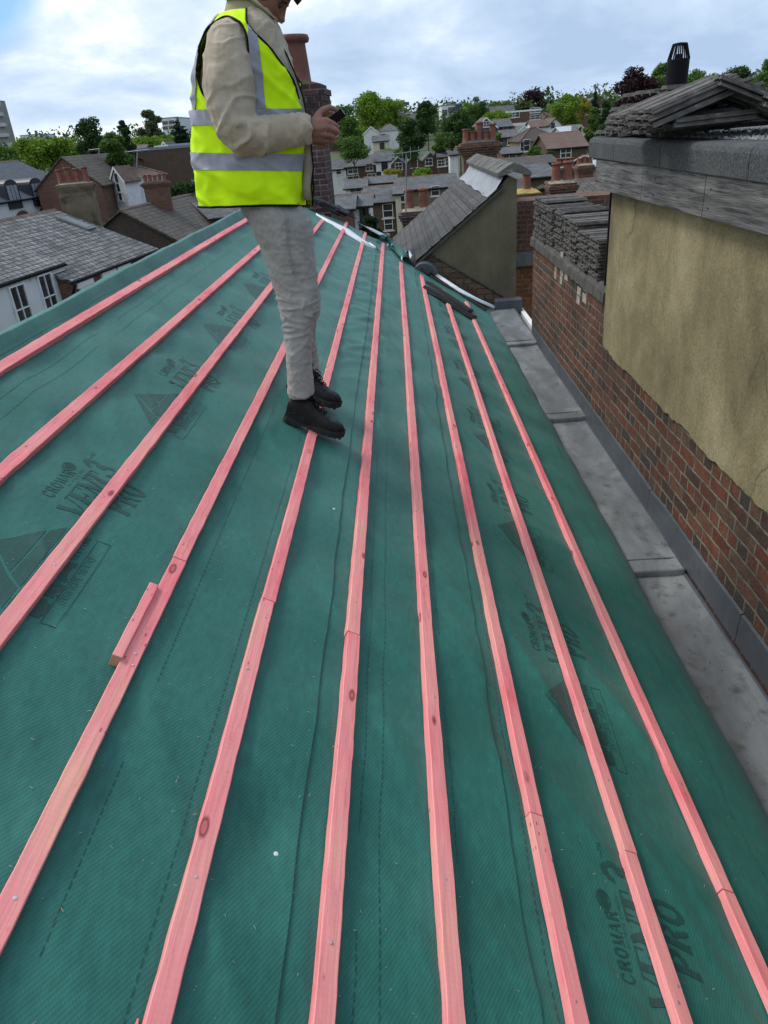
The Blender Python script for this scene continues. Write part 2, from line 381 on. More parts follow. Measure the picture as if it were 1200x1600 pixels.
BRICKR = brickmat('red brick', [(0.17,0.07,0.048),(0.20,0.085,0.058),(0.14,0.062,0.045),(0.23,0.10,0.065)], (0.20,0.16,0.12), soot=0.3)
BRICKD = brickmat('dark purple brick', [(0.085,0.045,0.045),(0.11,0.055,0.052),(0.07,0.04,0.042),(0.13,0.06,0.055)], (0.19,0.18,0.18), ms=0.009, soot=0.3)
BRICKB = brickmat('brown brick', [(0.13,0.07,0.045),(0.16,0.085,0.055),(0.10,0.055,0.04)], (0.18,0.15,0.11), soot=0.25)
BRICKY = brickmat('yellow stock brick', [(0.30,0.24,0.13),(0.25,0.20,0.12),(0.34,0.28,0.16)], (0.26,0.23,0.17), soot=0.35)
REND = mat_render('ochre render', (0.265,0.225,0.125), (0.40,0.35,0.21), (0.145,0.122,0.068), (0.48,0.44,0.33), 0.65, 0.5)
RENDG = mat_render('olive grey render', (0.155,0.137,0.088), (0.20,0.18,0.12), (0.10,0.09,0.06), (0.34,0.29,0.12), 0.5)
WREND = simple('white wall render', (0.66,0.66,0.64), 0.85, 0.08, 1.2, b=0.15, bscale=30, stain=((0.42,0.41,0.38), 0.8, 0.55))
CREAM = simple('cream wall render', (0.52,0.47,0.34), 0.85, 0.1, 1.2)
TIMB = simple('weathered grey timber', (0.115,0.112,0.108), 0.85, 0.7, 2.2, b=0.8, bscale=9, stretch=(3,1.0,16), stain=((0.025,0.025,0.027), 4.0, 0.50))
FELT = simple('mineral felt', (0.060,0.066,0.068), 0.95, 0.75, 90, b=0.9, bscale=110, stain=((0.10,0.105,0.10), 2.5, 0.55))
GRAV = simple('grey chippings', (0.16,0.16,0.165), 0.9, 0.6, 45, b=0.8, bscale=90)
CONC = simple('weathered concrete tile', (0.095,0.088,0.080), 0.92, 0.5, 14, b=0.7, bscale=40, stain=((0.30,0.29,0.27), 22, 0.64))
CAP = simple('dark mortar coping', (0.065,0.062,0.055), 0.95, 0.4, 10, b=0.7, bscale=30, stain=((0.16,0.15,0.12), 14, 0.6))
SLATEL = tilemat('worn grey slate', (0.06,0.061,0.065), (0.20,0.20,0.205), 0.36, 0.30, (0.31,0.31,0.30), 0.5, 0.028, bs=1.0)
SLATEB = tilemat('blue slate', (0.052,0.062,0.082), (0.075,0.088,0.11), 0.3, 0.2, (0.10,0.115,0.14), 0.2, 0.008, 0.4, 0.05)
SLATEG = tilemat('grey slate', (0.055,0.058,0.065), (0.11,0.115,0.125), 0.35, 0.25, (0.22,0.22,0.22), 0.45, 0.015, 0.6)
SLATEN = tilemat('riven roof slate', (0.036,0.034,0.034), (0.062,0.058,0.056), 0.34, 0.11, (0.12,0.11,0.10), 0.5, 0.006, 0.8, 0.35, (0.05,0.045,0.03), 3.0)
TILEB = tilemat('brown concrete tile', (0.06,0.05,0.042), (0.11,0.092,0.078), 0.3, 0.36, (0.15,0.14,0.12), 0.3, 0.02, 1.0)
TILER = tilemat('red brown clay tile', (0.115,0.065,0.05), (0.17,0.095,0.075), 0.2, 0.16, (0.2,0.17,0.15), 0.4, 0.01)
TILED = tilemat('dark brown clay tile', (0.045,0.03,0.026), (0.075,0.05,0.042), 0.18, 0.11, (0.1,0.08,0.07), 0.3, 0.01)
GLASS = simple('dark window glass', (0.03,0.035,0.04), 0.08, 0.4, 2.0, spec=0.8)
CURT = simple('net curtain behind glass', (0.20,0.21,0.22), 0.15, 0.35, 6, spec=0.8, stretch=(6,6,0.5))
TERR = simple('terracotta pot', (0.185,0.062,0.038), 0.75, 0.3, 6, b=0.2, bscale=20, stain=((0.10,0.05,0.035), 7, 0.56))
TERRD = simple('dark terracotta pot', (0.17,0.06,0.04), 0.75, 0.2, 5, b=0.15, bscale=20, stain=((0.10,0.045,0.03), 4, 0.55))
MORT = simple('mortar flaunching', (0.26,0.23,0.17), 0.95, 0.4, 10, b=0.6, bscale=20, stain=((0.38,0.25,0.05), 6, 0.62))
BLK = simple('black paint', (0.006,0.006,0.008), 0.6, 0.3, 8, spec=0.12)
IRON = simple('grey metal', (0.22,0.23,0.24), 0.4, 0.2, 8, metal=0.5)
ASPH = simple('asphalt', (0.05,0.05,0.052), 0.9, 0.3, 0.6)
GRASS = simple('rough grass ground', (0.05,0.075,0.025), 0.95, 0.5, 0.15, stain=((0.10,0.09,0.06), 0.05, 0.5))
SKIN = simple('brown skin', (0.235,0.105,0.070), 0.5, 0.14, 14, b=0.12, bscale=120, stain=((0.33,0.14,0.11), 25, 0.55))
HAIR = simple('black hair', (0.008,0.007,0.007), 0.45, 0.4, 60, b=0.8, bscale=60, stretch=(1,6,1))
FLEECE = mat_fabric('beige fleece', (0.385,0.315,0.225), 0.14, 0.55, 12, dirt=(0.50,0.44,0.36))
FLEECEC = mat_fabric('olive collar cloth', (0.32,0.29,0.16), 0.1, 0.3, 9)
VEST = mat_fabric('high visibility yellow cloth', (0.62,0.94,0.004), 0.07, 1.2, 6, 0.7, sheen=0.0)
REFL = mat_fabric('grey reflective tape', (0.29,0.29,0.335), 0.10, 0.35, 8, 0.4, sheen=0.0)
TROU = mat_fabric('grey work trousers', (0.31,0.297,0.275), 0.14, 0.5, 8, dirt=(0.215,0.19,0.16))
BOOT = mat_fabric('black boot leather', (0.011,0.011,0.012), 0.3, 0.35, 12, 0.5, dirt=(0.035,0.033,0.03), sheen=0.0)
SOLE = simple('black rubber sole', (0.016,0.016,0.016), 0.8, 0.4, 30, b=0.4)
# ================================================================== THE MEMBRANE ROOF
far_px = [(493,332),(520,341),(545,352),(570,368),(600,379),(625,400),(660,425),(700,450),(735,470),(770,486)]
far_sY = [roof(*q) for q in far_px]
def y_end(s):
    P = far_sY
    if s <= P[0][0]: return P[0][1]
    for a, b in zip(P, P[1:]):
        if s <= b[0]: return a[1]+(b[1]-a[1])*(s-a[0])/(b[0]-a[0])
    return P[-1][1]
LAPS = (0.412, 0.975)
def hM(s, Y):
    q = Vector((s, Y, 0))
    h = 0.010*noise.noise(Vector((s*1.6, Y*1.3, 3.1)))                      # sag between the rafters
    h += 0.009*math.sin(Y*2*math.pi/0.6+noise.noise(Vector((s, Y, 9)))*1.5)*(0.6+0.4*noise.noise(Vector((s*2, Y, 1))))
    r = 1-abs(noise.noise(Vector(((s*0.9+Y*0.55)*2.4, (Y*0.8-s*0.7)*0.75, 5.5))))  # diagonal drag creases
    h += 0.013*max(0, r-0.86)/0.14*(0.5+0.5*noise.noise(Vector((s*1.2, Y*0.6, 12))))
    # crumpled zone beyond the man, where the sheet puckers
    k = math.exp(-((s-0.36)/0.22)**2)*min(1, max(0, (Y-3.6)/1.5))
    rk = 1-abs(noise.noise(Vector((s*2.5+Y*0.8, Y*4.5-s*5, 2.2)))); h += k*0.016*max(0, rk-0.70)/0.30
    k2 = math.exp(-((s-0.66)/0.14)**2)*min(1, max(0, (Y-4.0)/2))
    rk = 1-abs(noise.noise(Vector((s*3, Y*4.4+s*6, 7.7)))); h += k2*0.014*max(0, rk-0.70)/0.30
    rk = 1-abs(noise.noise(Vector((s*1.8+3, Y*2.6+s*3.4, 31)))); h += 0.006*max(0, rk-0.86)/0.14
    # a soft dent by the loose nail
    h -= 0.016*math.exp(-((s-0.34)/0.05)**2-((Y-1.07)/0.10)**2)
    for L in LAPS:
        d = L + 0.005*noise.noise(Vector((Y*0.35, L, 0))) - s
        if 0 <= d < 0.30: h += 0.0055*(1-d/0.30)**1.3
    # waves where the sheet turns down to the gutter
    if s > 1.75: h += 0.009*(s-1.75)/0.3*noise.noise(Vector((Y*2.2, s, 8)))
    for b in BS_M:                                                         # held tight under the battens
        h *= 1-0.75*math.exp(-((s-b)/0.035)**2)
    return h
bs_top = [-0.953,-0.650,-0.366,-0.077,0.211,0.497,0.764,1.058,1.355,1.678]
BS_M = bs_top
def profile():
    """list of (kind, s or (x,z), s-coordinate for the weave)"""
    out = []
    # other slope of the roof, beyond the ridge
    c = NRM*(-HM) + SL*(-1.055) - NRM*0.025
    rad = 0.058
    a0 = math.atan2(NRM.z, NRM.x)
    pl = []
    for i in range(13):
        a = a0 + R_(8)+ R_(62)*i/12
        pl.append((c.x+rad*math.cos(a), c.z+rad*math.sin(a)))
    far = pl[-1]
    for k in (1.6, 0.8, 0.3): out.append(('p', (far[0]-k*0.86, far[1]-k*0.5), -1.2-k))
    for i in range(12, -1, -1): out.append(('p', pl[i], -1.06-0.005*i))
    s = -1.035
    ss = []
    while s < 1.98: ss.append(s); s += 0.018
    for L in LAPS: ss += [L-0.0025, L-0.0005, L+0.0005, L+0.0025, L-0.008, L+0.008]
    for b in BS_M: ss += [b]
    for q in sorted(ss): out.append(('s', q, q))
    # down to the gutter floor
    P = RP(1.98, 0)
    x, z, a = P.x, P.z, R_(30)
    for i in range(9):
        a += R_(3.2); x += 0.021*math.cos(a); z -= 0.021*math.sin(a); out.append(('e', (x, z), 1.98+0.021*(i+1)))
    return out
prof = profile()
NY = 330
mb = MB(); uvs = []
rows = []
for j in range(NY+1):
    row = []
    for kind, q, s in prof:
        ye = y_end(min(max(s, -1.1), 2.1)); y0 = -1.2
        t = j/NY; t = t**1.35
        Y = y0+(ye-y0)*t
        if kind == 's':
            dip = -0.010*math.exp(-((s+0.99)/0.02)**2)
            P = RP(q, Y, hM(q, Y)+dip)
        elif kind == 'p':
            g = 0.010*noise.noise(Vector((Y*1.6, s*6, 4)))+0.004*noise.noise(Vector((Y*7, s*4, 1)))
            P = Vector((q[0]+g*0.4, Y, q[1]+g))
        else:
            g = 0.009*(0.8+(s-1.98)*3)*noise.noise(Vector((Y*2.2, s, 8)))
            P = Vector((q[0]+g, Y, q[1]+g*0.6))
        row.append(P); uvs.append((s, Y))
    rows.append(row)
mb.rings(rows, cap=False, closed=False)
me = bpy.data.meshes.new('underlay'); me.from_pydata(mb.v, [], mb.f); me.update()
ul = me.uv_layers.new(name='UVMap').data
for lp in me.loops: ul[lp.index].uv = uvs[lp.vertex_index]
me.polygons.foreach_set('use_smooth', [True]*len(me.polygons)); me.materials.append(MEM)
MROOF = empty('roof', RP(0.5, 4.0, -0.05), 'pitched roof slope covered in green printed underlay membrane between ridge roll and lead gutter', 'roof')
def child_mesh(name, me, parent, mat=None):
    org = origin(parent)
    for v in me.vertices: v.co -= org
    o = bpy.data.objects.new(name, me); COL.objects.link(o); o.parent = parent
    if mat: me.materials.append(mat)
    return o
UND = child_mesh('underlay', me, MROOF)
me.flip_normals() if me.polygons[len(me.polygons)//2].normal.z < 0 else None
# structure under the membrane: boarded deck and the house wall below
dk = MB()
dk.prism([RP(-1.03,0,-0.06)+Vector((0,-1.1,0)), RP(1.95,0,-0.05)+Vector((0,-1.1,0)), Vector((1.05,-1.1,-2.6)), Vector((-3.2,-1.1,-2.6)), Vector((-3.2,-1.1,-1.9))], (0, 10.5, 0))
dk.build('roof_deck', TIMB, MROOF)

# ---- prints on the membrane
from mathutils.bvhtree import BVHTree
BV = BVHTree.FromPolygons(mb.v, mb.f)
def RS(s, Y, off=0.0013):
    hit_ = BV.ray_cast(RP(s, Y, 0.12), -NRM, 0.3)[0]
    return (hit_ if hit_ is not None else RP(s, Y, hM(s, Y)))+NRM*off
UVS = lambda q: (q.dot(SL), q.y)
dash = MB()
def strip(s0, s1, Y0, Y1, n=None, mbx=None):
    """a thin printed patch that follows the sheet"""
    mbx = dash if mbx is None else mbx
    n = n or max(1, int((Y1-Y0)/0.05))
    for k in range(n):
        a = Y0+(Y1-Y0)*k/n; b = Y0+(Y1-Y0)*(k+1)/n
        mbx.poly([RS(s0, a), RS(s1, a), RS(s1, b), RS(s0, b)])
for u, lo, hi in [(-1.465,1.5,9.5),(-1.368,1.5,9.5),(-0.427,0.3,6),(-0.301,0.3,7),(-0.045,0.2,10),(-0.016,0.2,10),(0.0915,0.2,10),(0.1865,0.2,10),(0.50,0.6,9)]:
    s = s_of_u(u); Y = lo; rr = random.Random(int(u*1000))
    gaps = [(rr.uniform(lo, hi)) for _ in range(4)]
    while Y < min(hi, y_end(s)-0.1):
        if not any(abs(Y-g) < 0.12 for g in gaps) : strip(s-0.0011, s+0.0011, Y, Y+0.016, 1)
        Y += 0.0235
for k in range(440):     # dashes along the ridge roll
    Y = 1.0+k*0.0235
    if Y > 9.8: break
    s = -1.012; strip(s-0.0014, s+0.0014, Y, Y+0.016, 1)
o = dash.build('stitch_line_print', PRN, MROOF, uvf=UVS)

GL = {  # serif capitals as strokes: points in a unit box, stroke width
 'V': [([(0.0,1),(0.46,0)],.22),([(0.92,1),(0.5,0)],.07),([(-.12,.985),(.2,.985)],.05),([(.76,.985),(1.06,.985)],.05)],
 'E': [([(.22,0),(.22,1)],.24),([(.05,.975),(.92,.975)],.05),([(.05,.025),(.95,.025)],.05),([(.3,.5),(.68,.5)],.05),([(.9,1),(.9,.72)],.05),([(.93,0),(.93,.3)],.05),([(.68,.38),(.68,.62)],.05)],
 'N': [([(.14,0),(.14,1)],.07),([(.1,1),(.86,0)],.23),([(.88,0),(.88,1)],.07),([(0,.025),(.3,.025)],.05),([(.74,.975),(1.02,.975)],.05)],
 'T': [([(.5,0),(.5,1)],.26),([(.02,.975),(.98,.975)],.05),([(.04,1),(.04,.7)],.05),([(.96,1),(.96,.7)],.05),([(.28,.025),(.72,.025)],.05)],
 'P': [([(.24,0),(.24,1)],.24),([(.05,.975),(.6,.975)],.05),([(.05,.025),(.45,.025)],.05),([(.5,.985),(.78,.93),(.84,.74),(.78,.55),(.5,.48)],.16),([(.3,.48),(.55,.48)],.05)],
 'R': [([(.24,0),(.24,1)],.24),([(.05,.975),(.6,.975)],.05),([(.05,.025),(.45,.025)],.05),([(.5,.985),(.76,.93),(.82,.75),(.76,.58),(.5,.52)],.15),([(.5,.5),(.74,.4),(.8,.06),(.98,.03)],.16)],
 'O': [([(.5,.98),(.22,.86),(.14,.5),(.22,.14),(.5,.02)],.17),([(.5,.98),(.78,.86),(.86,.5),(.78,.14),(.5,.02)],.17)],
 'C': [([(.86,.72),(.78,.92),(.52,.98),(.24,.86),(.14,.5),(.24,.14),(.55,.02),(.8,.1),(.9,.3)],.12)],
 'M': [([(.12,0),(.14,1)],.06),([(.14,1),(.48,.05)],.14),([(.86,1),(.5,.05)],.06),([(.88,0),(.86,1)],.14),([(0,.02),(.26,.02)],.05),([(.74,.02),(1.02,.02)],.05)],
 'A': [([(.06,0),(.46,1)],.06),([(.5,1),(.9,0)],.16),([(.24,.34),(.72,.34)],.05),([(-.04,.02),(.22,.02)],.05),([(.74,.02),(1.04,.02)],.05)],
 '3': [([(.1,.74),(.22,.93),(.5,.98),(.76,.86),(.74,.66),(.42,.54)],.17),([(.42,.54),(.78,.44),(.86,.22),(.6,.03),(.26,.05),(.08,.26)],.18)],
}
for ch, st in {'B':[[(.15,0),(.15,1),(.6,1),(.75,.75),(.6,.52),(.15,.52)],[(.6,.52),(.85,.28),(.6,0),(.15,0)]],'E':None,'T':None,'I':[[(.5,0),(.5,1)]],'F':[[(.15,0),(.15,1),(.8,1)],[(.15,.5),(.7,.5)]],
  '0':[[(.5,1),(.2,.75),(.2,.25),(.5,0),(.8,.25),(.8,.75),(.5,1)]],'1':[[(.3,.8),(.5,1),(.5,0)]],'4':[[(.6,0),(.6,1),(.1,.3),(.85,.3)]],'7':[[(.15,1),(.85,1),(.4,0)]],'/':[[(.1,0),(.9,1)]],'S':[[(.85,.85),(.5,1),(.15,.75),(.85,.28),(.5,0),(.15,.15)]],'G':[[(.85,.8),(.5,1),(.15,.5),(.5,0),(.85,.2),(.85,.45),(.55,.45)]],
  'b':[[(.2,0),(.2,1)],[(.2,.5),(.7,.5),(.8,.25),(.7,0),(.2,0)]],'u':[[(.2,.6),(.2,.1),(.5,0),(.8,.1),(.8,.6)]],'i':[[(.5,0),(.5,.6)],[(.5,.8),(.5,.9)]],'l':[[(.5,0),(.5,1)]],'d':[[(.8,0),(.8,1)],[(.8,.5),(.3,.5),(.2,.25),(.3,0),(.8,0)]],'n':[[(.2,0),(.2,.6)],[(.2,.5),(.6,.6),(.8,.4),(.8,0)]],'g':[[(.8,.6),(.8,-.2),(.3,-.3)],[(.8,.5),(.3,.5),(.2,.25),(.3,0),(.8,0)]],
  'p':[[(.2,-.35),(.2,.6)],[(.2,.5),(.7,.5),(.8,.25),(.7,0),(.2,0)]],'r':[[(.3,0),(.3,.6)],[(.3,.4),(.8,.58)]],'o':[[(.5,.6),(.2,.3),(.5,0),(.8,.3),(.5,.6)]],'c':[[(.8,.5),(.5,.6),(.2,.3),(.5,0),(.8,.1)]],'t':[[(.5,1),(.5,0)],[(.2,.6),(.8,.6)]],'s':[[(.8,.5),(.4,.6),(.3,.4),(.75,.2),(.5,0),(.2,.1)]],' ':[]}.items():
    if st is not None and ch not in GL: GL[ch] = [(l, .13) for l in st]
GS = dict(GL)
GS['E'] = [([(.15,0),(.15,1)],.13),([(.15,.95),(.85,.95)],.1),([(.15,.5),(.7,.5)],.1),([(.15,.05),(.85,.05)],.1)]
GS['T'] = [([(.5,0),(.5,1)],.13),([(.05,.95),(.95,.95)],.1)]
GS['R'] = [([(.15,0),(.15,1)],.13),([(.15,.95),(.75,.9),(.75,.6),(.15,.5)],.11),([(.4,.5),(.85,0)],.13)]
GS['A'] = [([(.05,0),(.5,1),(.95,0)],.12),([(.25,.35),(.75,.35)],.1)]
GS['C'] = [([(.85,.8),(.5,.98),(.15,.5),(.5,.02),(.85,.2)],.12)]
def stroke(out, pts, wd, s0, Y0, W, Hh, shear=0):
    """stroke in letter space -> quads on the sheet (x along +Y, up = up the slope)"""
    for (ax, ay), (bx, by) in zip(pts, pts[1:]):
        n = max(1, int(math.hypot((bx-ax)*W, (by-ay)*Hh)/0.015))
        dx, dy = (bx-ax)*W, (by-ay)*Hh; L = math.hypot(dx, dy) or 1e-6
        if abs(by-ay)*Hh > abs(bx-ax)*W: ox, oy = wd*W/2, 0.0
        else: ox, oy = 0.0, wd*W/2*1.4
        for k in range(n):
            qs = []
            for t in (k/n, (k+1)/n):
                qs.append((ax*W+dx*t, ay*Hh+dy*t))
            (x0, y0), (x1, y1) = qs
            pl = [(x0-ox, y0-oy), (x0+ox, y0+oy), (x1+ox, y1+oy), (x1-ox, y1-oy)]
            P = []
            for x, y in pl:
                Y = Y0+x+shear*y; s = s0-y
                P.append(RS(s, Y))
            out.poly(P)
def word(out, txt, s0, Y0, W, Hh, gap=0.12, shear=0, font=GL, scale=None):
    x = Y0
    for ch in txt:
        for pts, wd in font.get(ch, []): stroke(out, pts, wd*(1.3 if font is GL and wd > .1 else 1), s0, x, W, Hh, shear)
        x += W*(1+gap)
def poly_print(out, pts):
    """flat printed polygon (s, Y), cut to a fine grid so that it follows the sheet"""
    bm = bmesh.new(); vs = [bm.verts.new((s, Y, 0)) for s, Y in pts]; bm.faces.new(vs)
    for ax in (0, 1):
        lo = min(p[ax] for p in pts); hi = max(p[ax] for p in pts); k = lo+0.015
        while k < hi:
            co = (k, 0, 0) if ax == 0 else (0, k, 0); no = (1,0,0) if ax == 0 else (0,1,0)
            bmesh.ops.bisect_plane(bm, geom=bm.verts[:]+bm.edges[:]+bm.faces[:], plane_co=co, plane_no=no); k += 0.015
    for f in bm.faces: out.poly([RS(v.co.x, v.co.y) for v in f.verts])
    bm.free()
def print_set(sb, Y0, name, first):
    """one repeat of the print; sb = s of the hidden baseline, Y0 = start of the brand line"""
    q = MB()
    word(q, 'CROMAR', sb-0.118, Y0+0.03, 0.026, 0.036, 0.16)
    # oval badge
    for k in range(20):
        a, b = 2*math.pi*k/20, 2*math.pi*(k+1)/20
        cs, cY = sb-0.150, Y0+0.232
        for r0, r1 in ((0.80, 1.0),):
            pts = [(cs+0.021*r*math.sin(t), cY+0.028*r*math.cos(t)) for r, t in ((r0,a),(r1,a),(r1,b),(r0,b))]
            q.poly([RS(s, Y) for s, Y in pts])
    for k in range(-3, 4):
        poly_print(q, [(sb-0.150-0.013, Y0+0.232+k*0.006-0.0017), (sb-0.150-0.013, Y0+0.232+k*0.006+0.0017), (sb-0.150+0.013, Y0+0.232+k*0.006+0.0017), (sb-0.150+0.013, Y0+0.232+k*0.006-0.0017)])
    word(q, 'building products', sb-0.104, Y0+0.12, 0.0072, 0.010, 0.1, font=GS)
    word(q, 'VENT', sb, Y0-0.01, 0.066, 0.092, 0.06, 0.12)
    word(q, '3', sb-0.012, Y0+0.278, 0.070, 0.115, 0.0, 0.12)
    poly_print(q, [(sb-0.123, Y0+0.355), (sb-0.123, Y0+0.372), (sb-0.120, Y0+0.372), (sb-0.120, Y0+0.355)])
    word(q, 'TM', sb-0.118, Y0+0.372, 0.012, 0.012, 0.1, font=GS)
    word(q, 'PRO', sb+0.095, Y0+0.085, 0.062, 0.085, 0.08, 0.12)
    o = q.build('brand_print', PRN, MROOF, uvf=UVS)
    # triangle mark and certificate
    q = MB(); T0 = Y0-0.34-0.13
    def tp(a, b): return (sb+0.055-0.145-b*0.0, 0)
    b_s = sb-0.030            # base line of the triangle
    A = (b_s-0.140, T0+0.225); L = (b_s, T0); Rr = (b_s, T0+0.395)
    def lerp(p, q_, t): return (p[0]+(q_[0]-p[0])*t, p[1]+(q_[1]-p[1])*t)
    # inner triangle, left bar, base bar
    iL = (b_s-0.046, T0+0.125)
    poly_print(q, [lerp(A, Rr, 0.07), lerp(A, Rr, 0.72), (iL[0]+0.0, iL[1]+0.018)])
    poly_print(q, [A, lerp(A, Rr, 0.035), (iL[0]+0.004, iL[1]-0.002), (b_s-0.004, T0+0.095), L])
    poly_print(q, [(b_s, T0+0.10), (iL[0]+0.007, iL[1]+0.012), lerp(A, Rr, 0.77), Rr])
    strip(b_s+0.006, b_s+0.0085, T0, T0+0.40, None, q)
    # letter row under the base, dark blocks with open counters
    for k in range(3):
        y0_ = T0+0.01+k*0.085
        word(q, 'BBA'[k], b_s+0.085, y0_, 0.078, 0.072, 0, font={'B': [(l, .3) for l in [[(.2,0),(.2,1)],[(.2,.9),(.7,.88),(.75,.62),(.2,.5)],[(.2,.5),(.85,.42),(.85,.12),(.2,.1)]]], 'A': [(l, .28) for l in [[(.05,0),(.45,1)],[(.55,1),(.95,0)],[(.25,.3),(.75,.3)]]]})
    word(q, 'APPROVED', b_s+0.036, T0+0.27, 0.0135, 0.014, 0.1, font=GS)
    word(q, 'INSPECTION', b_s+0.056, T0+0.27, 0.0108, 0.014, 0.1, font=GS)
    word(q, 'TESTING', b_s+0.076, T0+0.27, 0.0155, 0.014, 0.1, font=GS)
    word(q, 'CERTIFICATE 10/4743', b_s+0.118, T0+0.085, 0.0105, 0.020, 0.12, font=GS)
    for s0, s1, y0_, y1_ in ((b_s+0.092,b_s+0.094,T0,T0+0.385),(b_s+0.130,b_s+0.132,T0,T0+0.385),(b_s+0.092,b_s+0.132,T0,T0+0.003),(b_s+0.092,b_s+0.132,T0+0.383,T0+0.386)):
        strip(s0, s1, y0_, y1_, None, q)
    o2 = q.build('certificate_print', PRN, MROOF, uvf=UVS)
for k in range(8):
    Y0 = 1.89+1.222*k
    if Y0 < 9.3: print_set(-0.372, Y0, 'left', k == 0)
for k in range(-1, 8):
    Y0 = 0.942+1.19*k+ (0.02*k)
    if 0.5 < Y0 < 8.9: print_set(1.385, Y0, 'right', False)

# ---- battens
joins = {0: (332,376), 3: (282.5,874.5), 4: (424,939), 5: (553,990), 7: (843,1274), 8: (990,1333), 9: (1125,1388)}
ends = [(455,302),(478,338),(513,347),(549,350),(575,365),(601,381),(629,411),(661,431),(692,452),(727,470)]
bl = ['highest pink timber batten, nearest the rolled ridge edge', 'second pink batten below the rolled ridge edge', 'third pink batten from the ridge, over the left row of printed marks',
      'fourth pink batten from the ridge, with the short offcut lying against it', 'pink batten under the toe of the man\'s nearer boot', 'sixth pink batten from the ridge, first one downslope of the boots',
      'seventh pink batten from the ridge, with a dark knot hole', 'eighth pink batten from the ridge, third up from the lead gutter', 'second pink batten up from the lead gutter, over the right row of printed marks', 'lowest pink batten, nearest the lead gutter, orange towards its far end']
WB, TB = 0.042, 0.026
def batten_piece(s, Y0, Y1, seed, parent, name='batten_length', h0=0.0015, wd=WB, th=TB, ang=0.0):
    rr = random.Random(seed); n = max(2, int((Y1-Y0)/0.03)); q = MB(); rg = []
    ph = rr.uniform(0, 50)
    for i in range(n+1):
        Y = Y0+(Y1-Y0)*i/n
        ds = 0.0035*noise.noise(Vector((Y*0.6, ph, 0)))+0.0008*noise.noise(Vector((Y*14, ph, 2))); dh = 0.0025*noise.noise(Vector((Y*0.9, ph, 7)))
        a = wd/2+0.0018*noise.noise(Vector((Y*13, ph, 5))); c = 0.002
        pts = [(-a, 0), (-a, th-c), (-a+c, th), (a-c, th), (a, th-c), (a, 0)]
        rg.append([RP(s+x+ds+ang*(Y-Y0), Y, h0+z+dh) for x, z in pts])
    q.rings(rg)
    o = q.build(name, PINK, parent)
    return o
for i, s in enumerate(bs_top):
    ye = roof(*ends[i], HB)[1]
    root = empty('batten', RP(s, 3.0, 0), bl[i], 'batten', 'pink timber battens nailed along the green roof')
    if i in joins:
        yj = roof(*joins[i], HB)[1]
        batten_piece(s, -1.0, yj-0.0015, 100+i, root); batten_piece(s+0.0015*(-1)**i, yj+0.0015, ye, 200+i, root, h0=0.0022)
    else:
        batten_piece(s, -1.0, ye, 100+i, root)
    q = MB(); rr = random.Random(40+i); Y = 0.75+rr.uniform(0, 0.35)
    while Y < 6:
        q.lathe(RP(s+rr.uniform(-.012,.012), Y, TB+0.0012), [(0.0035,0),(0.0035,0.0016),(0.001,0.002)], 8, NRM); Y += rr.choice((0.6, 0.6, 0.04, 1.2))
    q.build_parts('nail_head', STEEL, root)
def offcut(pa, pb, s_off, label, name='batten_offcut'):
    (s0, y0), (s1, y1) = roof(*pa, HB), roof(*pb, HB)
    root = empty(name, RP(s0, y0), label, 'wood offcut')
    batten_piece(s0+s_off, y0, y1, 77+int(pa[0]), root, 'timber', ang=(s1-s0)/(y1-y0), wd=0.025, th=0.034)
    q = MB(); e = 0.0006; a = 0.012; s = s0+s_off
    q.poly([RP(s-a, y0-e, 0.002), RP(s+a, y0-e, 0.002), RP(s+a, y0-e, 0.034), RP(s-a, y0-e, 0.034)])
    q.build('end_grain', ENDG, root)
offcut((184,1030), (242,917), -0.002, 'short pink batten offcut with bare sawn end lying against the fourth batten')
(s9, y9) = roof(214, 1600, HB)
q = MB(); q.rings([[RP(s9-0.006,y9-0.03,0.004),RP(s9+0.010,y9-0.03,0.004),RP(s9+0.010,y9-0.03,0.02),RP(s9-0.006,y9-0.03,0.02)],[RP(s9+0.001,y9+0.018,0.004),RP(s9+0.003,y9+0.018,0.004),RP(s9+0.003,y9+0.018,0.007),RP(s9+0.001,y9+0.018,0.007)]])
tag(q.build('wood_splinter', PINK), 'small pointed pink splinter at the bottom edge of the photo', 'splinter')
# loose nails
for (px, py), lb in (((433,1332), 'white nail head driven in the dented underlay between the fifth and sixth battens'), ((521,797), 'tiny pale nail head in the underlay right of the fifth batten, nearer the boots')):
    s, Y = roof(px, py); q = MB(); q.lathe(RP(s, Y, hM(s, Y)-0.002), [(0.0055,0),(0.0055,0.0035),(0.004,0.0045),(0.001,0.005)], 12, NRM)
    tag(q.build('clout_nail', WPAINT), lb, 'nail')
# sawdust and fibres: nobody could count them
q = MB(); rr = random.Random(5)
for k in range(520):
    s = rr.uniform(-0.5, 1.9); Y = 0.5+2.8*rr.random()**1.5; l = rr.uniform(0.002, 0.009); a = rr.uniform(0, 6.28); h = hM(s, Y)+0.0018; e = 0.0005
    d = (l*math.cos(a), l*math.sin(a)); n2 = (-math.sin(a)*e, math.cos(a)*e)
    q.poly([RP(s+n2[0], Y+n2[1], h), RP(s-n2[0], Y-n2[1], h), RP(s+d[0]-n2[0], Y+d[1]-n2[1], h+0.002), RP(s+d[0]+n2[0], Y+d[1]+n2[1], h+0.002)])
tag(q.build('sawdust', simple('pale sawdust', (0.42,0.37,0.27), 0.9)), 'pale sawdust and wood fibres scattered over the green underlay', 'sawdust', kind='stuff')

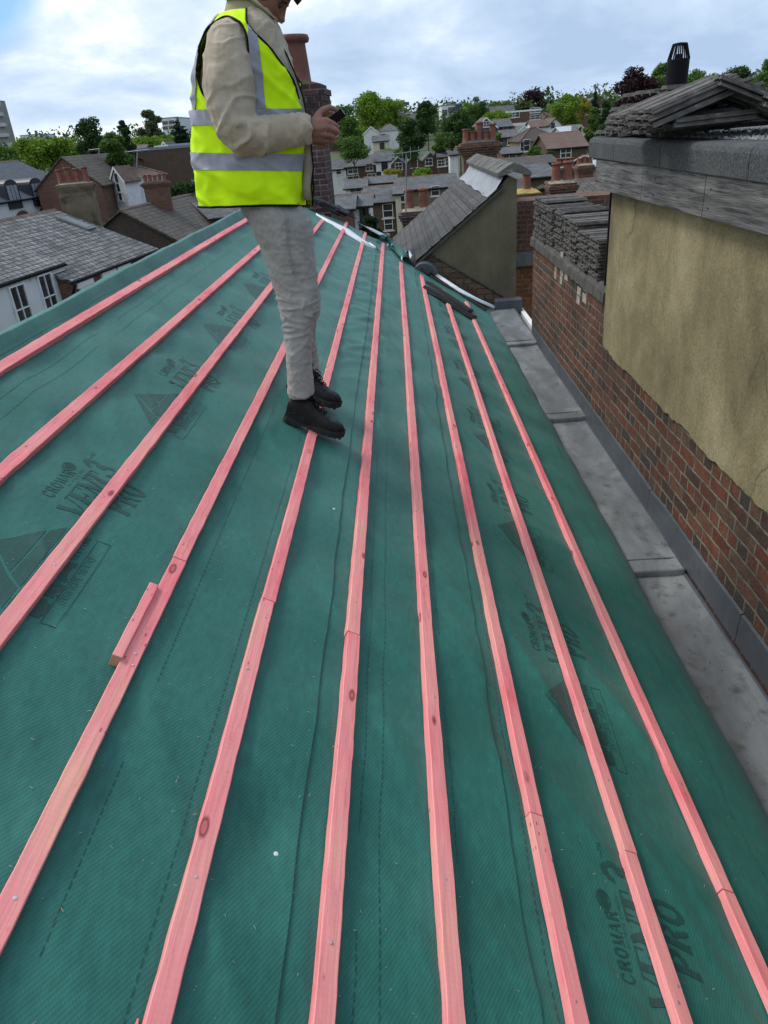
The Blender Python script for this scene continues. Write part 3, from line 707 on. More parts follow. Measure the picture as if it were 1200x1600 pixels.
# ---- torn white underside along the far verge
def ribbon(name, pts_a, pts_b, mat, parent, lift=0.0, sag=0.0, bend=1):
    """strip between two rows of photo points lying on the roof's far edge"""
    q = MB(); n = len(pts_a)
    A = []; B = []
    for i in range(n):
        (s, Y) = roof(*pts_a[i]); A.append(RP(s, Y, 0.006+lift)); 
        (s2, Y2) = roof(*pts_b[i], HM-lift-0.03); B.append(RP(s2, Y2, 0.03+lift))
    M_ = [ (a+b)/2+NRM*(0.02*bend) for a, b in zip(A, B)]
    q.rings([A, M_, B], cap=False, closed=False)
    o = q.build(name, mat, parent, smooth=True)
    md = o.modifiers.new('thick', 'SOLIDIFY'); md.thickness = 0.002
    return o
ribbon('white_underside', [(493,336),(515,350),(540,366),(565,381),(585,391)], [(495,333),(518,345),(546,358),(569,375),(590,387)], WHITE, MROOF)
ribbon('white_underside', [(560,352),(580,364),(596,372),(604,378)], [(556,346),(578,355),(597,364),(610,372)], WHITE, MROOF, 0.02)
ribbon('white_underside', [(574,384),(584,390),(592,395)], [(577,379),(587,386),(593,391)], WHITE, MROOF, 0.01)
ribbon('white_underside', [(604,388),(610,390),(616,384)], [(604,384),(610,382),(618,378)], WHITE, MROOF, 0.03)
ribbon('white_underside', [(625,410),(624,400),(620,388)], [(628,410),(629,398),(624,386)], WHITE, MROOF, 0.03)
ribbon('white_underside', [(650,413),(680,436),(715,460),(745,475),(770,486)], [(656,410),(686,429),(720,451),(748,467),(774,478)], WHITE, MROOF, 0.03)
ribbon('turned_back_underlay', [(592,380),(600,380),(608,386),(618,400),(626,408)], [(590,370),(603,374),(616,380),(630,391),(640,405)], MEM, MROOF, 0.03, bend=3)
ribbon('white_underside', [(628,402),(634,402),(640,408)], [(632,398),(637,393),(641,404)], WHITE, MROOF, 0.05, bend=2)
ribbon('white_underside', [(592,372),(600,371),(606,373)], [(598,368),(604,364),(610,366)], WHITE, MROOF, 0.03)
# black plastic verge strips lying over the far ends of the lower battens
def plank(name, pa, pb, wd, th, lift, label, mat=BLKP, slots=0, cat='plastic strip', group=None):
    (s0, y0), (s1, y1) = roof(*pa, HB-lift), roof(*pb, HB-lift)
    A = RP(s0, y0, TB+0.002+lift); B = RP(s1, y1, TB+0.002+lift); d = (B-A); L = d.length; d.normalize(); c = NRM.cross(d)
    rot = Matrix((d, c, NRM)).transposed()
    root = empty(name, A, label, cat, group)
    q = MB(); q.box((A+B)/2+NRM*(th*0.25), (L, wd, th*0.5), rot); q.box((A+B)/2+NRM*(th*0.75)+c*(wd*0.30), (L*0.995, wd*0.28, th*0.7), rot); q.box((A+B)/2+NRM*(th*0.8)-c*(wd*0.36), (L*0.99, wd*0.16, th*0.55), rot)
    q.build('strip_body', mat, root, bevel=0.002)
    if slots:
        q = MB()
        for k in range(slots): q.box(A+d*(L*(k+0.5)/slots)+NRM*(th*0.75)-c*(wd*0.08), (L/slots*0.45, wd*0.2, th*0.5), rot)
        q.build('ribs', mat, root)
plank('eaves_strip', (664,450), (741,498), 0.13, 0.03, 0.0, 'black ribbed plastic strip lying across the three lowest battens at their far ends', slots=14)
plank('eaves_strip', (668,443), (735,488), 0.10, 0.03, 0.034, 'black ribbed plastic strip stacked upslope on top of the other one', slots=10)
plank('verge_strip', (627,403), (672,430), 0.10, 0.035, -0.01, 'black verge strip curling off the far edge of the green roof beside the lead cap')
plank('verge_strip', (672,432), (760,486), 0.05, 0.02, -0.02, 'thin black verge strip under the white sheet edge above the gutter end')
# ================================================================== LEAD GUTTER
XW = 1.5
gut = empty('lead_gutter', (1.35, 4, -2.3), 'grey lead lined parapet gutter stepping down beside the brick wall', 'gutter')
steps = [(-1.2, 3.46, -2.315), (3.46, 5.80, -2.275), (5.80, 8.10, -2.235), (8.10, 9.95, -2.20)]
for i, (y0, y1, z) in enumerate(steps):
    # section along Y: flat bay with a rounded drip over the step at its near end
    pr = []
    n = 26
    for k in range(n+1):
        Y = y1-(y1-y0)*k/n
        pr.append((Y, z+0.006*noise.noise(Vector((Y*1.3, i, 0)))))
    if i > 0: pr += [(y0-0.006, z-0.004), (y0-0.012, z-0.014), (y0-0.012, z-0.050)]
    pr[0] = (y1-0.0, z)
    q = MB(); nx = 9; rows = []
    for j in range(nx+1):
        x = 1.02+(XW-0.012-1.02)*j/nx
        up = 0.0 if j < nx else 0.01
        rows.append([Vector((x, Y, Z+up+0.004*noise.noise(Vector((x*5, Y*2, i*3.0))))) for Y, Z in pr])
    q.rings(rows, cap=False, closed=False)
    q.build('lead_bay', LEAD, gut, smooth=True)
    # welted seam a hand's width from the drip
    if i > 0:
        q = MB(); q.tube([(1.02, y0+0.11, z+0.003), (XW-0.02, y0+0.11, z+0.003)], 0.004, 6); q.build('seam', LEAD, gut)
    q = MB()      # angle roll against the wall
    q.tube([(XW-0.012, y0+(0.0 if i else 0), z+0.004), (XW-0.012, y1, z+0.004)], 0.012, 8); q.build('angle_roll', LEADD, gut, smooth=True)
fl = empty('wall_flashing', (XW, 4, -2.15), 'dark blue grey lead cover flashing in jointed lengths along the foot of the brick wall', 'flashing')
ys = [-1.2, 0.9, 2.78, 4.12, 5.62, 6.9, 8.42]
for a, b in zip(ys, ys[1:]):
    q = MB(); n = 14; rows = []
    for k in range(n+1):
        Y = a+(b-a-0.004)*k/n; x0 = XW-0.016-0.003*noise.noise(Vector((Y*3, 1, 1))); zt = -2.103+0.010*noise.noise(Vector((Y*2.3, 4, 1)))-0.004*(k == n)
        rows.append([Vector((x0+0.015, Y, zt)), Vector((x0+0.002, Y, zt-0.003)), Vector((x0-0.002-0.003*abs(noise.noise(Vector((Y*4,2,2)))), Y, (zt-2.21)/2-0.02)), Vector((x0-0.003, Y, -2.262)), Vector((x0+0.010, Y, -2.268))])
    q.rings(rows, cap=False, closed=False); o = q.build('flashing_length', LEADD, fl)
# gutter end: black lead box and pale trim
q = MB(); q.bb(1.24, 9.84, -2.26, 1.60, 10.02, -2.08)
tag(q.build('gutter_end_box', LEADD, bevel=0.01), 'dark lead covered box end closing the gutter below the olive gable wall', 'gutter end')
A = atX(808, 478, 1.60); B = atX(832, 512, 1.52)
q = MB(); d = (B-A); q.prism([A, A+Vector((0.05,0,0.01)), A+Vector((0.05,0,-0.05)), A+Vector((0,0,-0.06))], d)
tag(q.build('trim_board', WPAINT), 'white trim board along the open gutter side between the gable wall and brick wall', 'trim')

# ================================================================== BRICK PARAPET AND RENDERED TANK ROOM
YB = 5.42
wal = empty('parapet_wall', (1.6, 4, -2.3), 'long soot stained red brick parapet wall right of the lead gutter', 'wall')
q = MB(); q.bb(XW, -1.5, -6, XW+0.34, 8.55, -1.20); q.build('brick_face', BRICKW, wal)
q = MB(); n = 34; rows = []
for k in range(n+1):
    Y = YB+0.02+(8.60-YB-0.02)*k/n; g = 0.012*noise.noise(Vector((Y*5, 0, 0)))
    rows.append([Vector((XW-0.03+g, Y, -1.225)), Vector((XW-0.025+g*1.5, Y, -1.15+g)), Vector((XW+0.02, Y, -1.118+g)), Vector((XW+0.36, Y, -1.12)), Vector((XW+0.36, Y, -1.225))])
q.rings(rows); q.build('coping', CAP, wal)
q = MB(); rr = random.Random(3)   # pale repaired bricks near the top
for (px, py, hh, ll) in ((869,417,.16,.10),(885,432,.13,.13),(878,425,.22,.11),(893,430,.12,.10),(905,455,.16,.12),(915,452,.15,.14),(902,436,.07,.10),(878,400,.06,.09),(914,462,.14,.12)):
    P = atX(px, py, XW); q.bb(XW-0.003, P.y-ll/2, P.z-0.033, XW+0.01, P.y+ll/2, P.z+0.033)
    if hh > .14: q.bb(XW-0.0035, P.y-ll/2+0.02, P.z-0.033-0.078, XW+0.01, P.y+ll/2+0.01, P.z-0.045)
q.build('pale_bricks', simple('limewashed brick', (0.33,0.30,0.25), 0.9, 0.4, 20, b=0.4), wal)

tank = empty('rooftop_store', (3.2, 2, -1.5), 'rendered ochre box structure with weathered timber fascia and flat felt roof at right edge', 'roof structure')
XR = XW-0.016
q = MB(); q.bb(XW+0.003, -1.5, -1.21, 5.2, YB-0.006, -0.21); q.build('core_wall', REND, tank)
q = MB(); pts = [(YB, -0.30), (YB, -1.50)]; Y = YB-0.02
rr = random.Random(9)
while Y > -1.5:
    pts.append((Y, -1.55+0.030*noise.noise(Vector((Y*3.1,0,0)))+0.016*noise.noise(Vector((Y*13,4,0)))+0.006*noise.noise(Vector((Y*60,9,0))))); Y -= 0.009
pts += [(-1.5, -1.55), (-1.5, -0.30)]
nz = 0
# dense front skin so the jagged lower edge and slight undulation are real
q.prism([Vector((XR, y, z)) for y, z in pts], (0.0185, 0, 0)); q.build('render_coat', REND, tank, bevel=0.003)
q = MB(); q.bb(XR+0.0005, YB+0.0005, -1.40, 5.2, YB+0.016, -0.30); q.build('render_coat', REND, tank)
# timber fascia, nailed boards
q = MB(); n = 60; rows = []
yf0, yf1 = -1.5, 5.62
for k in range(n+1):
    Y = yf1+(yf0-yf1)*k/n; g = 0.004*noise.noise(Vector((Y*2, 0, 0)))
    rows.append([Vector((XR-0.075+g, Y, -0.270)), Vector((XR-0.075+g, Y, -0.452+g)), Vector((XR-0.045, Y, -0.456+g)), Vector((XR-0.045, Y, -0.270))])
q.rings(rows); q.build('fascia_board', TIMB, tank)
q = MB(); q.bb(XR-0.044, -1.5, -0.44, XR-0.002, 5.55, -0.28); q.build('fascia_packing', BLK, tank)
for Y in (3.55, 4.32): q = MB(); [q.lathe((XR-0.0745, Y+dy, z), [(0.004,0),(0.004,0.003)], 8, (-1,0,0)) for dy, z in ((0,-.33),(0.01,-.41))]; q.build_parts('fixing', BLK, tank)
q = MB(); q.bb(XR-0.0755, 3.62, -0.452, XR-0.07, 3.624, -0.272); q.bb(XR-0.0755, 4.55, -0.452, XR-0.07, 4.553, -0.272); q.build_parts('board_joint', BLK, tank)
# downstand strip behind the fascia end
q = MB(); q.bb(XR-0.008, 5.44, -1.10, XR+0.004, 5.46, -0.46); q.build('corner_batten', BLK, tank)
# felt covered coping in lengths
ce = [(5.80, 5.15), (5.146, 4.25), (4.246, 3.18), (3.176, 1.5), (1.496, -1.5)]
for a, b in ce:
    q = MB(); n = 10; rows = []
    for k in range(n+1):
        Y = a+(b-a)*k/n; zt = -0.135-0.012*(5.8-Y)/2.6; zb = zt-0.128; g = 0.003*noise.noise(Vector((Y*5,1,1)))
        rows.append([Vector((XR-0.085+g, Y, zb)), Vector((XR-0.088+g, Y, zt-0.03)), Vector((XR-0.078, Y, zt-0.008)), Vector((XR-0.05, Y, zt)), Vector((XR+0.17, Y, zt-0.004)), Vector((XR+0.17, Y, zb))])
    q.rings(rows); q.build('felt_edge', FELT, tank, bevel=0.004)
q = MB(); q.bb(XR-0.05, 5.79, -0.28, 5.3, 5.85, -0.135); q.bb(XR+0.15, -1.5, -0.26, 5.3, 5.79, -0.148); q.build('flat_roof', GRAV, tank)
q = MB(); rr = random.Random(11)      # loose chippings
for k in range(6500):
    x = XR+0.10+rr.random()**1.3*2.2; y = rr.uniform(3.0, 5.75); r = rr.uniform(0.004, 0.011)
    z = -0.140-0.008*(5.8-y)/2.6+ r*0.4; a = rr.uniform(0, 6)
    c = Vector((x, y, z)); P = [c+Vector((r*math.cos(a), r*math.sin(a), 0)), c+Vector((r*math.cos(a+2.1), r*math.sin(a+2.1), -r*.2)), c+Vector((r*math.cos(a+4.2), r*math.sin(a+4.2), 0)), c+Vector((0,0,r*0.9))]
    b = len(q.v); q.v += P; q.f += [(b,b+1,b+3),(b+1,b+2,b+3),(b+2,b,b+3)]
tag(q.build('chippings', simple('stone chippings', (0.24,0.235,0.235), 0.9, 0.6, 60)), 'loose grey stone chippings over the flat roof', 'gravel', kind='stuff')

# black flue
P = atY(1054, 158, 5.0); fx, fy = P.x, 5.0
flu = empty('flue', (fx, fy, -0.14), 'black cylindrical flue with slotted conical cap rising behind the tile pile', 'flue')
zt = atY(1056, 94, 5.0).z; ztt = atY(1057, 68, 5.0).z; fr = 0.062
q = MB(); q.lathe((fx, fy, -0.14), [(fr+0.02, 0), (fr+0.02, 0.02), (fr, 0.022), (fr, zt+0.14), (fr-0.004, zt+0.145)], 28); q.build('flue_pipe', BLK, flu, smooth=False)
q = MB()
for k in range(14):
    a = 2*math.pi*k/14
    q.tube([(fx+fr*0.98*math.cos(a), fy+fr*0.98*math.sin(a), zt), (fx+fr*.62*math.cos(a), fy+fr*.62*math.sin(a), ztt-0.004)], 0.0042, 5)
q.lathe((fx, fy, ztt-0.010), [(fr*.60,0),(fr*.68,0.002),(fr*.66,0.010),(fr*.2,0.014)], 24); q.lathe((fx, fy, zt+0.0), [(fr*.3,0),(fr*.26,0.03)], 12)
q.build('slotted_cap', BLK, flu)

# ---- interlocking concrete tiles
def tile_mesh():
    q = MB(); L, W = 0.41, 0.33
    # profile across the width (y), ribs and interlock
    top = [(-.165,.006),(-.150,.006),(-.147,.018),(-.132,.018),(-.128,.008),(-.112,.008),(-.106,.021),(-.03,.021),(-.022,.011),(.02,.011),(.028,.021),(.108,.021),(.113,.026),(.128,.026),(.133,.014),(.165,.014)]
    bot = [(.165,.004),(.150,.004),(.147,-.004),(.135,-.004),(.131,.006),(.06,.006),(.054,-.006),(.044,-.006),(.038,.006),(-.04,.006),(-.046,-.006),(-.056,-.006),(-.062,.006),(-.128,.004),(-.134,-.002),(-.165,-.002)]
    pr = top+bot
    q.rings([[Vector((x, y, z+0.006)) for y, z in pr] for x in (-L/2, L/2)])
    # nibs under the head
    q.bb(L/2-0.03, -0.12, -0.006, L/2-0.008, -0.08, 0.008); q.bb(L/2-0.03, 0.08, -0.006, L/2-0.008, 0.12, 0.008)
    me = q.mesh('roof_tile'); me.materials.append(CONC); return me
TM = tile_mesh()
cnt = [0]
def tile(loc, rot, label, group='salvaged concrete roof tiles', first=[None]):
    o = bpy.data.objects.new('roof_tile', TM); COL.objects.link(o); o.location = loc
    o.rotation_euler = rot if not isinstance(rot, Matrix) else rot.to_euler(); tag(o, label, 'roof tile', group); return o
rr = random.Random(21)
ordn = ['farthest', 'second farthest', 'third farthest', 'fourth farthest', 'fourth nearest', 'third nearest', 'second nearest', 'nearest']
for k in range(8):
    yc = 8.36-k*0.352
    n = [15, 15, 14, 14, 13, 13, 11, 11][k]
    zt = -1.118
    for j in range(n):
        flip = (j % 2 == 1)
        x = XW+0.20+rr.uniform(-.014,.014)+(0.02 if k in (3,4) else 0)
        rot = (math.pi if flip else 0, 0, rr.uniform(-.05,.05)+(math.pi if rr.random() < .3 else 0))
        tile((x, yc+rr.uniform(-.008,.008), zt+(0.026 if flip else 0.0)+0.001), rot,
             'grey concrete roof tile in the %s stack on the brick parapet' % ordn[k], 'roof tiles in the %s parapet stack' % ordn[k])
        zt += 0.0262
# leaning tiles on top
# pile on the flat roof
def tile2(pc, Y, yaw, pitch, roll, label, dz=0):
    P = atY(pc[0], pc[1], Y); Rm = Matrix.Rotation(R_(yaw), 3, 'Z') @ Matrix.Rotation(R_(-pitch), 3, 'Y') @ Matrix.Rotation(R_(roll), 3, 'X')
    return tile(P+Vector((0,0,dz)), Rm, label, 'roof tiles heaped on the flat roof')
# layered heap at the left corner of the flat roof, ends facing left
zb = -0.128
for lay in range(7):
    for c in range(4):
        if lay >= 5 and c == 3: continue
        x = XR+0.10+rr.uniform(-.02,.02)+lay*0.012; y = 5.62-c*0.345+rr.uniform(-.02,.02)-(0.04*lay)
        tile((x+0.08, y, zb+lay*0.036+rr.uniform(0,.006)), (math.pi if lay % 2 else 0, R_(rr.uniform(-5,1)), R_(rr.uniform(-14,14))), 'concrete roof tile in the layered heap at the far corner of the flat roof', 'roof tiles layered at the flat roof corner')
tile2((1089,168), 4.25, 16, 11, -22, 'worn concrete roof tile lying tilted under the leaning tiles')
tile2((1112,163), 4.5, 14, 9, -14, 'second tilted concrete roof tile half under the worn one')
tile2((1093,199), 4.05, 8, 1, -4, 'lower concrete roof tile of the pair along the front of the heap')
tile2((1094,190), 4.06, 9, 1.5, -3, 'upper concrete roof tile of the pair along the front of the heap')
tile2((1050,196), 4.35, 10, 3, 0, 'concrete roof tile stub poking out behind the front pair')
for lay in range(3):
    for t, (px, py, Yq) in enumerate(((1064,157,4.05),(1022,168,4.45),(1075,151,4.5))):
        if lay == 2 and t == 2: continue
        tile2((px+rr.uniform(-3,3), py), Yq+0.01*lay, 5+rr.uniform(-2,2), 17+rr.uniform(-1,1), rr.uniform(-1,2), 'concrete roof tile in the left slope of the leaning heap, %s layer' % ('lowest','middle','top')[lay], dz=-0.045+lay*0.027)
for lay in range(2):
    for t, (px, py, Yq) in enumerate(((1170,158,4.0),(1185,155,4.4),(1240,188,3.9))):
        tile2((px, py), Yq, -6+rr.uniform(-2,2), -23+rr.uniform(-1,1), -3+rr.uniform(-2,2), 'concrete roof tile in the right slope of the leaning heap, %s layer' % ('lower','upper')[lay], dz=-0.02+lay*0.027)
tile2((1190,196), 4.3, 0, 0, 0, 'concrete roof tile lying flat on the chippings at right edge')
tile2((1125,172), 4.7, 5, 6, 12, 'concrete roof tile half hidden inside the heap')
tile2((1130,182), 4.6, 25, 0, 5, 'concrete roof tile buried deepest inside the heap')

# ================================================================== OLIVE RENDERED GABLE HOUSE
YG = 10.3
def G(px, py, dy=0): return atY(px, py, YG+dy)
gh = empty('gable_house', G(740, 480), 'neighbouring house gable in mossy olive render with dark slate roof and ridge cap', 'house')
apexL, apexR, botR, botL, eaveL = G(783,292), G(808,276), G(808,488), G(640,500), G(649,411)
XGr = apexR.x
ap = Vector((apexL.x, YG, apexL.z+0.02))
q = MB(); q.prism([Vector((XGr, YG, -6)), Vector((XGr, YG, apexR.z-0.03)), Vector((XGr-0.10, YG, apexR.z+0.02)), ap, G(649,411), G(620,437), Vector((-1.2, YG, -2.6)), Vector((-1.2, YG, -6))], (0, 4.4, 0))
q.build('wall', RENDG, gh)
# exposed brickwork triangle at the foot
q = MB(); tri = [G(676,396,-.02), G(796,466,-.02), G(808,474,-.02), G(808,492,-.02), G(655,470,-.02), G(655,430,-.02)]
q.prism([G(678,402,-.012), G(797,470,-.012), G(800,486,-.012), G(655,486,-.012), G(660,420,-.012)], (0,0.01,0)); q.build('brick_patch', BRICKG, gh)
q = MB(); q.tube([G(676,399,-.02), G(740,436,-.02), G(800,472,-.02)], 0.012, 6); q.tube([G(676,399,-.02), G(655,412,-.02)], 0.010, 6); q.build('old_flashing_line', CAP, gh)
# slate slope, built in three overlapping sheets of courses
eL = G(600,455); slope_dir = (eL-ap); 
va, vb = G(786,291), G(640,419)
dirn = (vb-va).normalized(); Ls = (vb-va).length+1.2; nrm = Vector((dirn.z, 0, -dirn.x)); nrm = nrm if nrm.z > 0 else -nrm
q = MB(); th = 0.007; step = 0.20; k = 0; t = 0.0
rr = random.Random(4)
while t < Ls:
    a = va+dirn*(t); b = va+dirn*(t+step+0.03); up = nrm*0.026
    y0, y1 = -0.06, 4.45
    q.prism([a+Vector((0,y0,0))+nrm*0.014, b+Vector((0,y0,0))+up, b+Vector((0,y0,0))+up+nrm*th, a+Vector((0,y0,0))+nrm*(0.014+th)], (0, y1-y0, 0)); t += step
q.build('slate_roof', SLATEN, gh)
q = MB(); q.prism([va+Vector((0,-.075,-.03)), vb+dirn*1.2+Vector((0,-.075,-.03)), vb+dirn*1.2+Vector((0,-.075,.0)), va+Vector((0,-.075,.0))], (0,0.05,0)); q.build('verge', CAP, gh)
# raised seams between roof bays
for f in (0.30, 0.50, 0.74):
    q = MB(); P = va+dirn*(Ls-1.2)*f+nrm*0.035; q.tube([P+Vector((0,-.06,0)), P+Vector((0,4.4,0))], 0.012, 5); q.build('seam', CAP, gh)
# ridge cap with rounded tiles, lead apron beneath
lead0 = va+nrm*0.034; 
q = MB(); rows = []
for k in range(31):
    Y = -0.05+4.4*k/30; g = 0.012*noise.noise(Vector((Y*3,0,0)))
    rows.append([lead0+Vector((0.02,Y,0.09)), lead0+Vector((-0.02,Y,0.03)), lead0+dirn*0.10+Vector((0,Y,0.004+g)), lead0+dirn*(0.24+0.010*math.sin(Y*5))+Vector((0,Y,g*0.5))])
q.rings(rows, cap=False, closed=False); q.build('lead_apron', LEADL, gh, smooth=True)
q = MB(); k = 0; Y = -0.10
cxr = (va.x+XGr)/2+0.05; hw = 0.21
rr = random.Random(6)
while Y < 4.35:
    g = rr.uniform(-.006,.006); z0 = apexR.z+0.03
    prof_ = [(-hw, -0.015), (-hw-0.01, 0.03), (-hw*0.45, 0.105), (-0.02, 0.14), (hw*0.4, 0.10), (hw, 0.02), (hw, -0.03), (0, 0.03)]
    q.rings([[Vector((cxr+x, YG+Y+dy, z0+z+g)) for x, z in prof_] for dy in (0, 0.095)]); Y += 0.105
q.build('ridge_tiles', simple('ridge slate', (0.115,0.110,0.10), 0.9, 0.4, 10, b=0.5, stain=((0.24,0.23,0.20),9,0.55)), gh)
# grey blue lead cap by the gable foot
q = MB(); c = G(664,430,-0.22)
pr = [c+Vector((0.17*math.cos(math.pi*k/12), 0, 0.16*math.sin(math.pi*k/12)*(1-.15*math.cos(math.pi*k/12)))) for k in range(13)]
q.prism(pr, (0.03, 0.17, 0)); q.build('lead_hood', LEADD, gh, bevel=0.012)

# orange and red brick house wall seen between gable and parapet
bw = empty('terrace_wall', atY(820, 450, 12.5), 'strip of orange brick house wall beyond the gap between gable and parapet', 'wall')
A, B = atY(790, 404, 12.5), atY(905, 404, 12.5)
q = MB(); q.bb(A.x, 12.5, -7, B.x+1.2, 13.2, A.z); q.build('lower_wall', BRICKO, bw)
T = atY(820, 312, 13.0)
q = MB(); q.bb(A.x, 12.75, A.z, B.x+1.2, 13.5, T.z); q.build('upper_wall', BRICKR, bw)
q = MB(); q.bb(A.x, 12.40, A.z-0.02, B.x+1.2, 12.745, A.z+0.05); q.bb(A.x, 12.37, A.z-0.12, B.x+1.2, 12.40, A.z+0.055); q.build('lead_ledge', LEAD, bw)
# ================================================================== CHIMNEYS
POTS = {}
def pot(parent, base, h=0.45, r=0.13, mat=None, n=16, cowl=False, bulge=0):
    q = MB(); t = r*0.16
    pr = [(r*1.12, 0), (r*1.12, h*0.06), (r*1.0, h*0.08), (r*0.94+bulge*0.3, h*0.4), (r*0.86, h*0.82), (r*0.86, h*0.86), (r*1.05, h*0.88), (r*1.10, h*0.94), (r*1.04, h), (r*0.86, h*1.0), (r*0.80, h*0.9), (r*0.8, h*0.55)]
    q.lathe(base, pr, n)
    o = q.build('chimney_pot', mat or TERR, parent, smooth=True)
    return o
def chimney(label, base, w, d, h, az, wall, pots, parent=None, cap=None, corbel=0.06, group=None, pot_h=0.5, pot_r=0.13, capm=None, potm=None, courses=3):
    """base centre at bottom; w along the direction az (0 = X axis)"""
    c, s = math.cos(az), math.sin(az); ex, ey = Vector((c, s, 0)), Vector((-s, c, 0)); base = Vector(base)
    rot = Matrix((ex, ey, Vector((0,0,1)))).transposed()
    if parent is None: root = empty('chimney_stack', base, label, 'chimney', group); stack = root
    else: stack = None
    q = MB(); q.box(base+Vector((0,0,(h-0.3)/2)), (w, d, h-0.3), rot)
    for k in range(courses):
        zz = h-0.3+0.075*k; e = corbel*(k+1)/courses; q.box(base+Vector((0,0,zz+0.0375)), (w+2*e, d+2*e, 0.0735), rot)
    e = corbel*0.4; q.box(base+Vector((0,0,h-0.3+0.075*courses+0.03)), (w+2*e, d+2*e, 0.06), rot)
    if parent is None: q.build('stack', wall, root)
    else: stack = q.build('chimney', wall, parent)
    q = MB(); zt = h-0.24+0.075*courses-0.02
    q.rings([[base+rot @ Vector((x*(w+e)*f, y*(d+e)*f, zt+z)) for x, y in ((-.5,-.5),(.5,-.5),(.5,.5),(-.5,.5))] for f, z in ((1,0),(0.97,0.03),(0.6,0.09))])
    q.build('flaunching', capm or MORT, stack)
    for k, pt in enumerate(pots):
        x = (k-(len(pots)-1)/2)*(w/len(pots)); hh = pot_h*pt if isinstance(pt, (int, float)) else pot_h
        pot(stack, base+ex*x+Vector((0,0,zt+0.04)), hh, pot_r, potm)
    return stack
# the big stack behind the man
YC = 11.5
c0 = atY(468, 330, YC); wC = 1.12
Pr = atY(507, 170, YC); zt = atY(480, 137, YC).z
xr = atY(508, 230, YC).x
ch = chimney('tall dark brick chimney stack with one big terracotta pot just behind the man', (xr-wC/2, YC+0.35, -1.6), wC, 0.62, zt+1.6-0.02, R_(-3), BRICKD, [], corbel=0.09, courses=4, capm=simple('mossy mortar', (0.10,0.085,0.05), 0.95, 0.5, 10, b=0.8, bscale=15, stain=((0.20,0.15,0.03), 9, 0.58)))
pc = atY(463, 136, YC+0.3); ptop = atY(453, 62, YC+0.3)
pot(ch, Vector((pc.x-0.03, YC+0.3, pc.z-0.06)), ptop.z-pc.z+0.10, 0.255, TERRD, 32)
# lead and broken slates at its foot
q = MB(); rr = random.Random(14)
for k in range(20):
    P = atY(498+rr.uniform(-10,40), 322+rr.uniform(-3,5), 11.05); P.z += -(P.x+0.95)*0.45
    rot = Matrix.Rotation(rr.uniform(-.5,.5), 3, 'Z') @ Matrix.Rotation(R_(28)+rr.uniform(-.2,.2), 3, 'Y') @ Matrix.Rotation(rr.uniform(-.3,.3), 3, 'X')
    q.box(P, (rr.uniform(.15,.34), rr.uniform(.12,.25), 0.012), rot)
tag(q.build('slate_heap', simple('broken black slate', (0.035,0.036,0.040), 0.7, 0.4, 20, b=0.4)), 'heap of broken black slates at the foot of the dark chimney', 'slates')
# ================================================================== THE MAN
W_ = atY
man = empty('person', RP(0.21, 3.3, 0.03), 'man in yellow high visibility vest and beige fleece looking down at a phone', 'person')
def voxel(mb, name, mat, parent, size, disp=None, smooth=3, mats=None):
    me = bpy.data.meshes.new(name); me.from_pydata(mb.v, [], mb.f); me.update()
    bm = bmesh.new(); bm.from_mesh(me); bmesh.ops.recalc_face_normals(bm, faces=bm.faces); bm.to_mesh(me); bm.free()
    tmp = bpy.data.objects.new('tmp', me); COL.objects.link(tmp)
    r = tmp.modifiers.new('r', 'REMESH'); r.mode = 'VOXEL'; r.voxel_size = size; r.use_smooth_shade = True
    s = tmp.modifiers.new('s', 'SMOOTH'); s.iterations = smooth; s.factor = 0.5
    dg = bpy.context.evaluated_depsgraph_get(); ev = tmp.evaluated_get(dg)
    out = bpy.data.meshes.new_from_object(ev); bpy.data.objects.remove(tmp)
    if disp:
        ns = [v.normal.copy() for v in out.vertices]
        for v, n in zip(out.vertices, ns): v.co += n*disp(v.co)
    out.materials.clear(); out.materials.append(mat)
    for p in out.polygons: p.use_smooth = True
    org = origin(parent)
    for v in out.vertices: v.co -= org
    out.name = name
    o = bpy.data.objects.new(name, out); COL.objects.link(o); o.parent = parent
    return o
def ell(c, rx, ry, n=28, tilt=0.0, sq=2.0):
    """horizontal ring, rx along X, ry along Y; tilt raises the +X side"""
    out = []
    for k in range(n):
        a = 2*math.pi*k/n; ca, sa = math.cos(a), math.sin(a)
        x = rx*math.copysign(abs(ca)**(2/sq), ca); y = ry*math.copysign(abs(sa)**(2/sq), sa)
        out.append(Vector((c.x+x, c.y+y, c.z+x*tilt)))
    return out
def pxring(py, l, r, Yc, ry, tilt=0.0, sq=2.0, grow=0.0, n=28, pyr=None):
    a = W_(l, py, Yc); b = W_(r, py if pyr is None else pyr, Yc); c = (a+b)/2
    rx = (b.x-a.x)/2+grow
    return ell(c, rx, ry+grow, n, (b.z-a.z)/max(1e-6, b.x-a.x)*0+tilt, sq)
YM = 3.42
# --- torso outline (photo rows) used for fleece and vest
TOR = [(314,322,474,YM,.20),(280,316,474,YM,.205),(240,312,474,YM,.205),(200,310,472,YM,.20),(160,311,468,YM,.20),(125,312,464,YM,.21),(92,318,456,YM,.215),(66,325,447,YM,.205),(46,333,439,YM,.185),(30,343,430,YM,.14),(18,352,423,YM,.10)]
def torso_rings(grow, rows=TOR, n=36, sq=2.35): return [pxring(py, l, r, Yc, ry, sq=sq, grow=grow, n=n) for py, l, r, Yc, ry in rows]
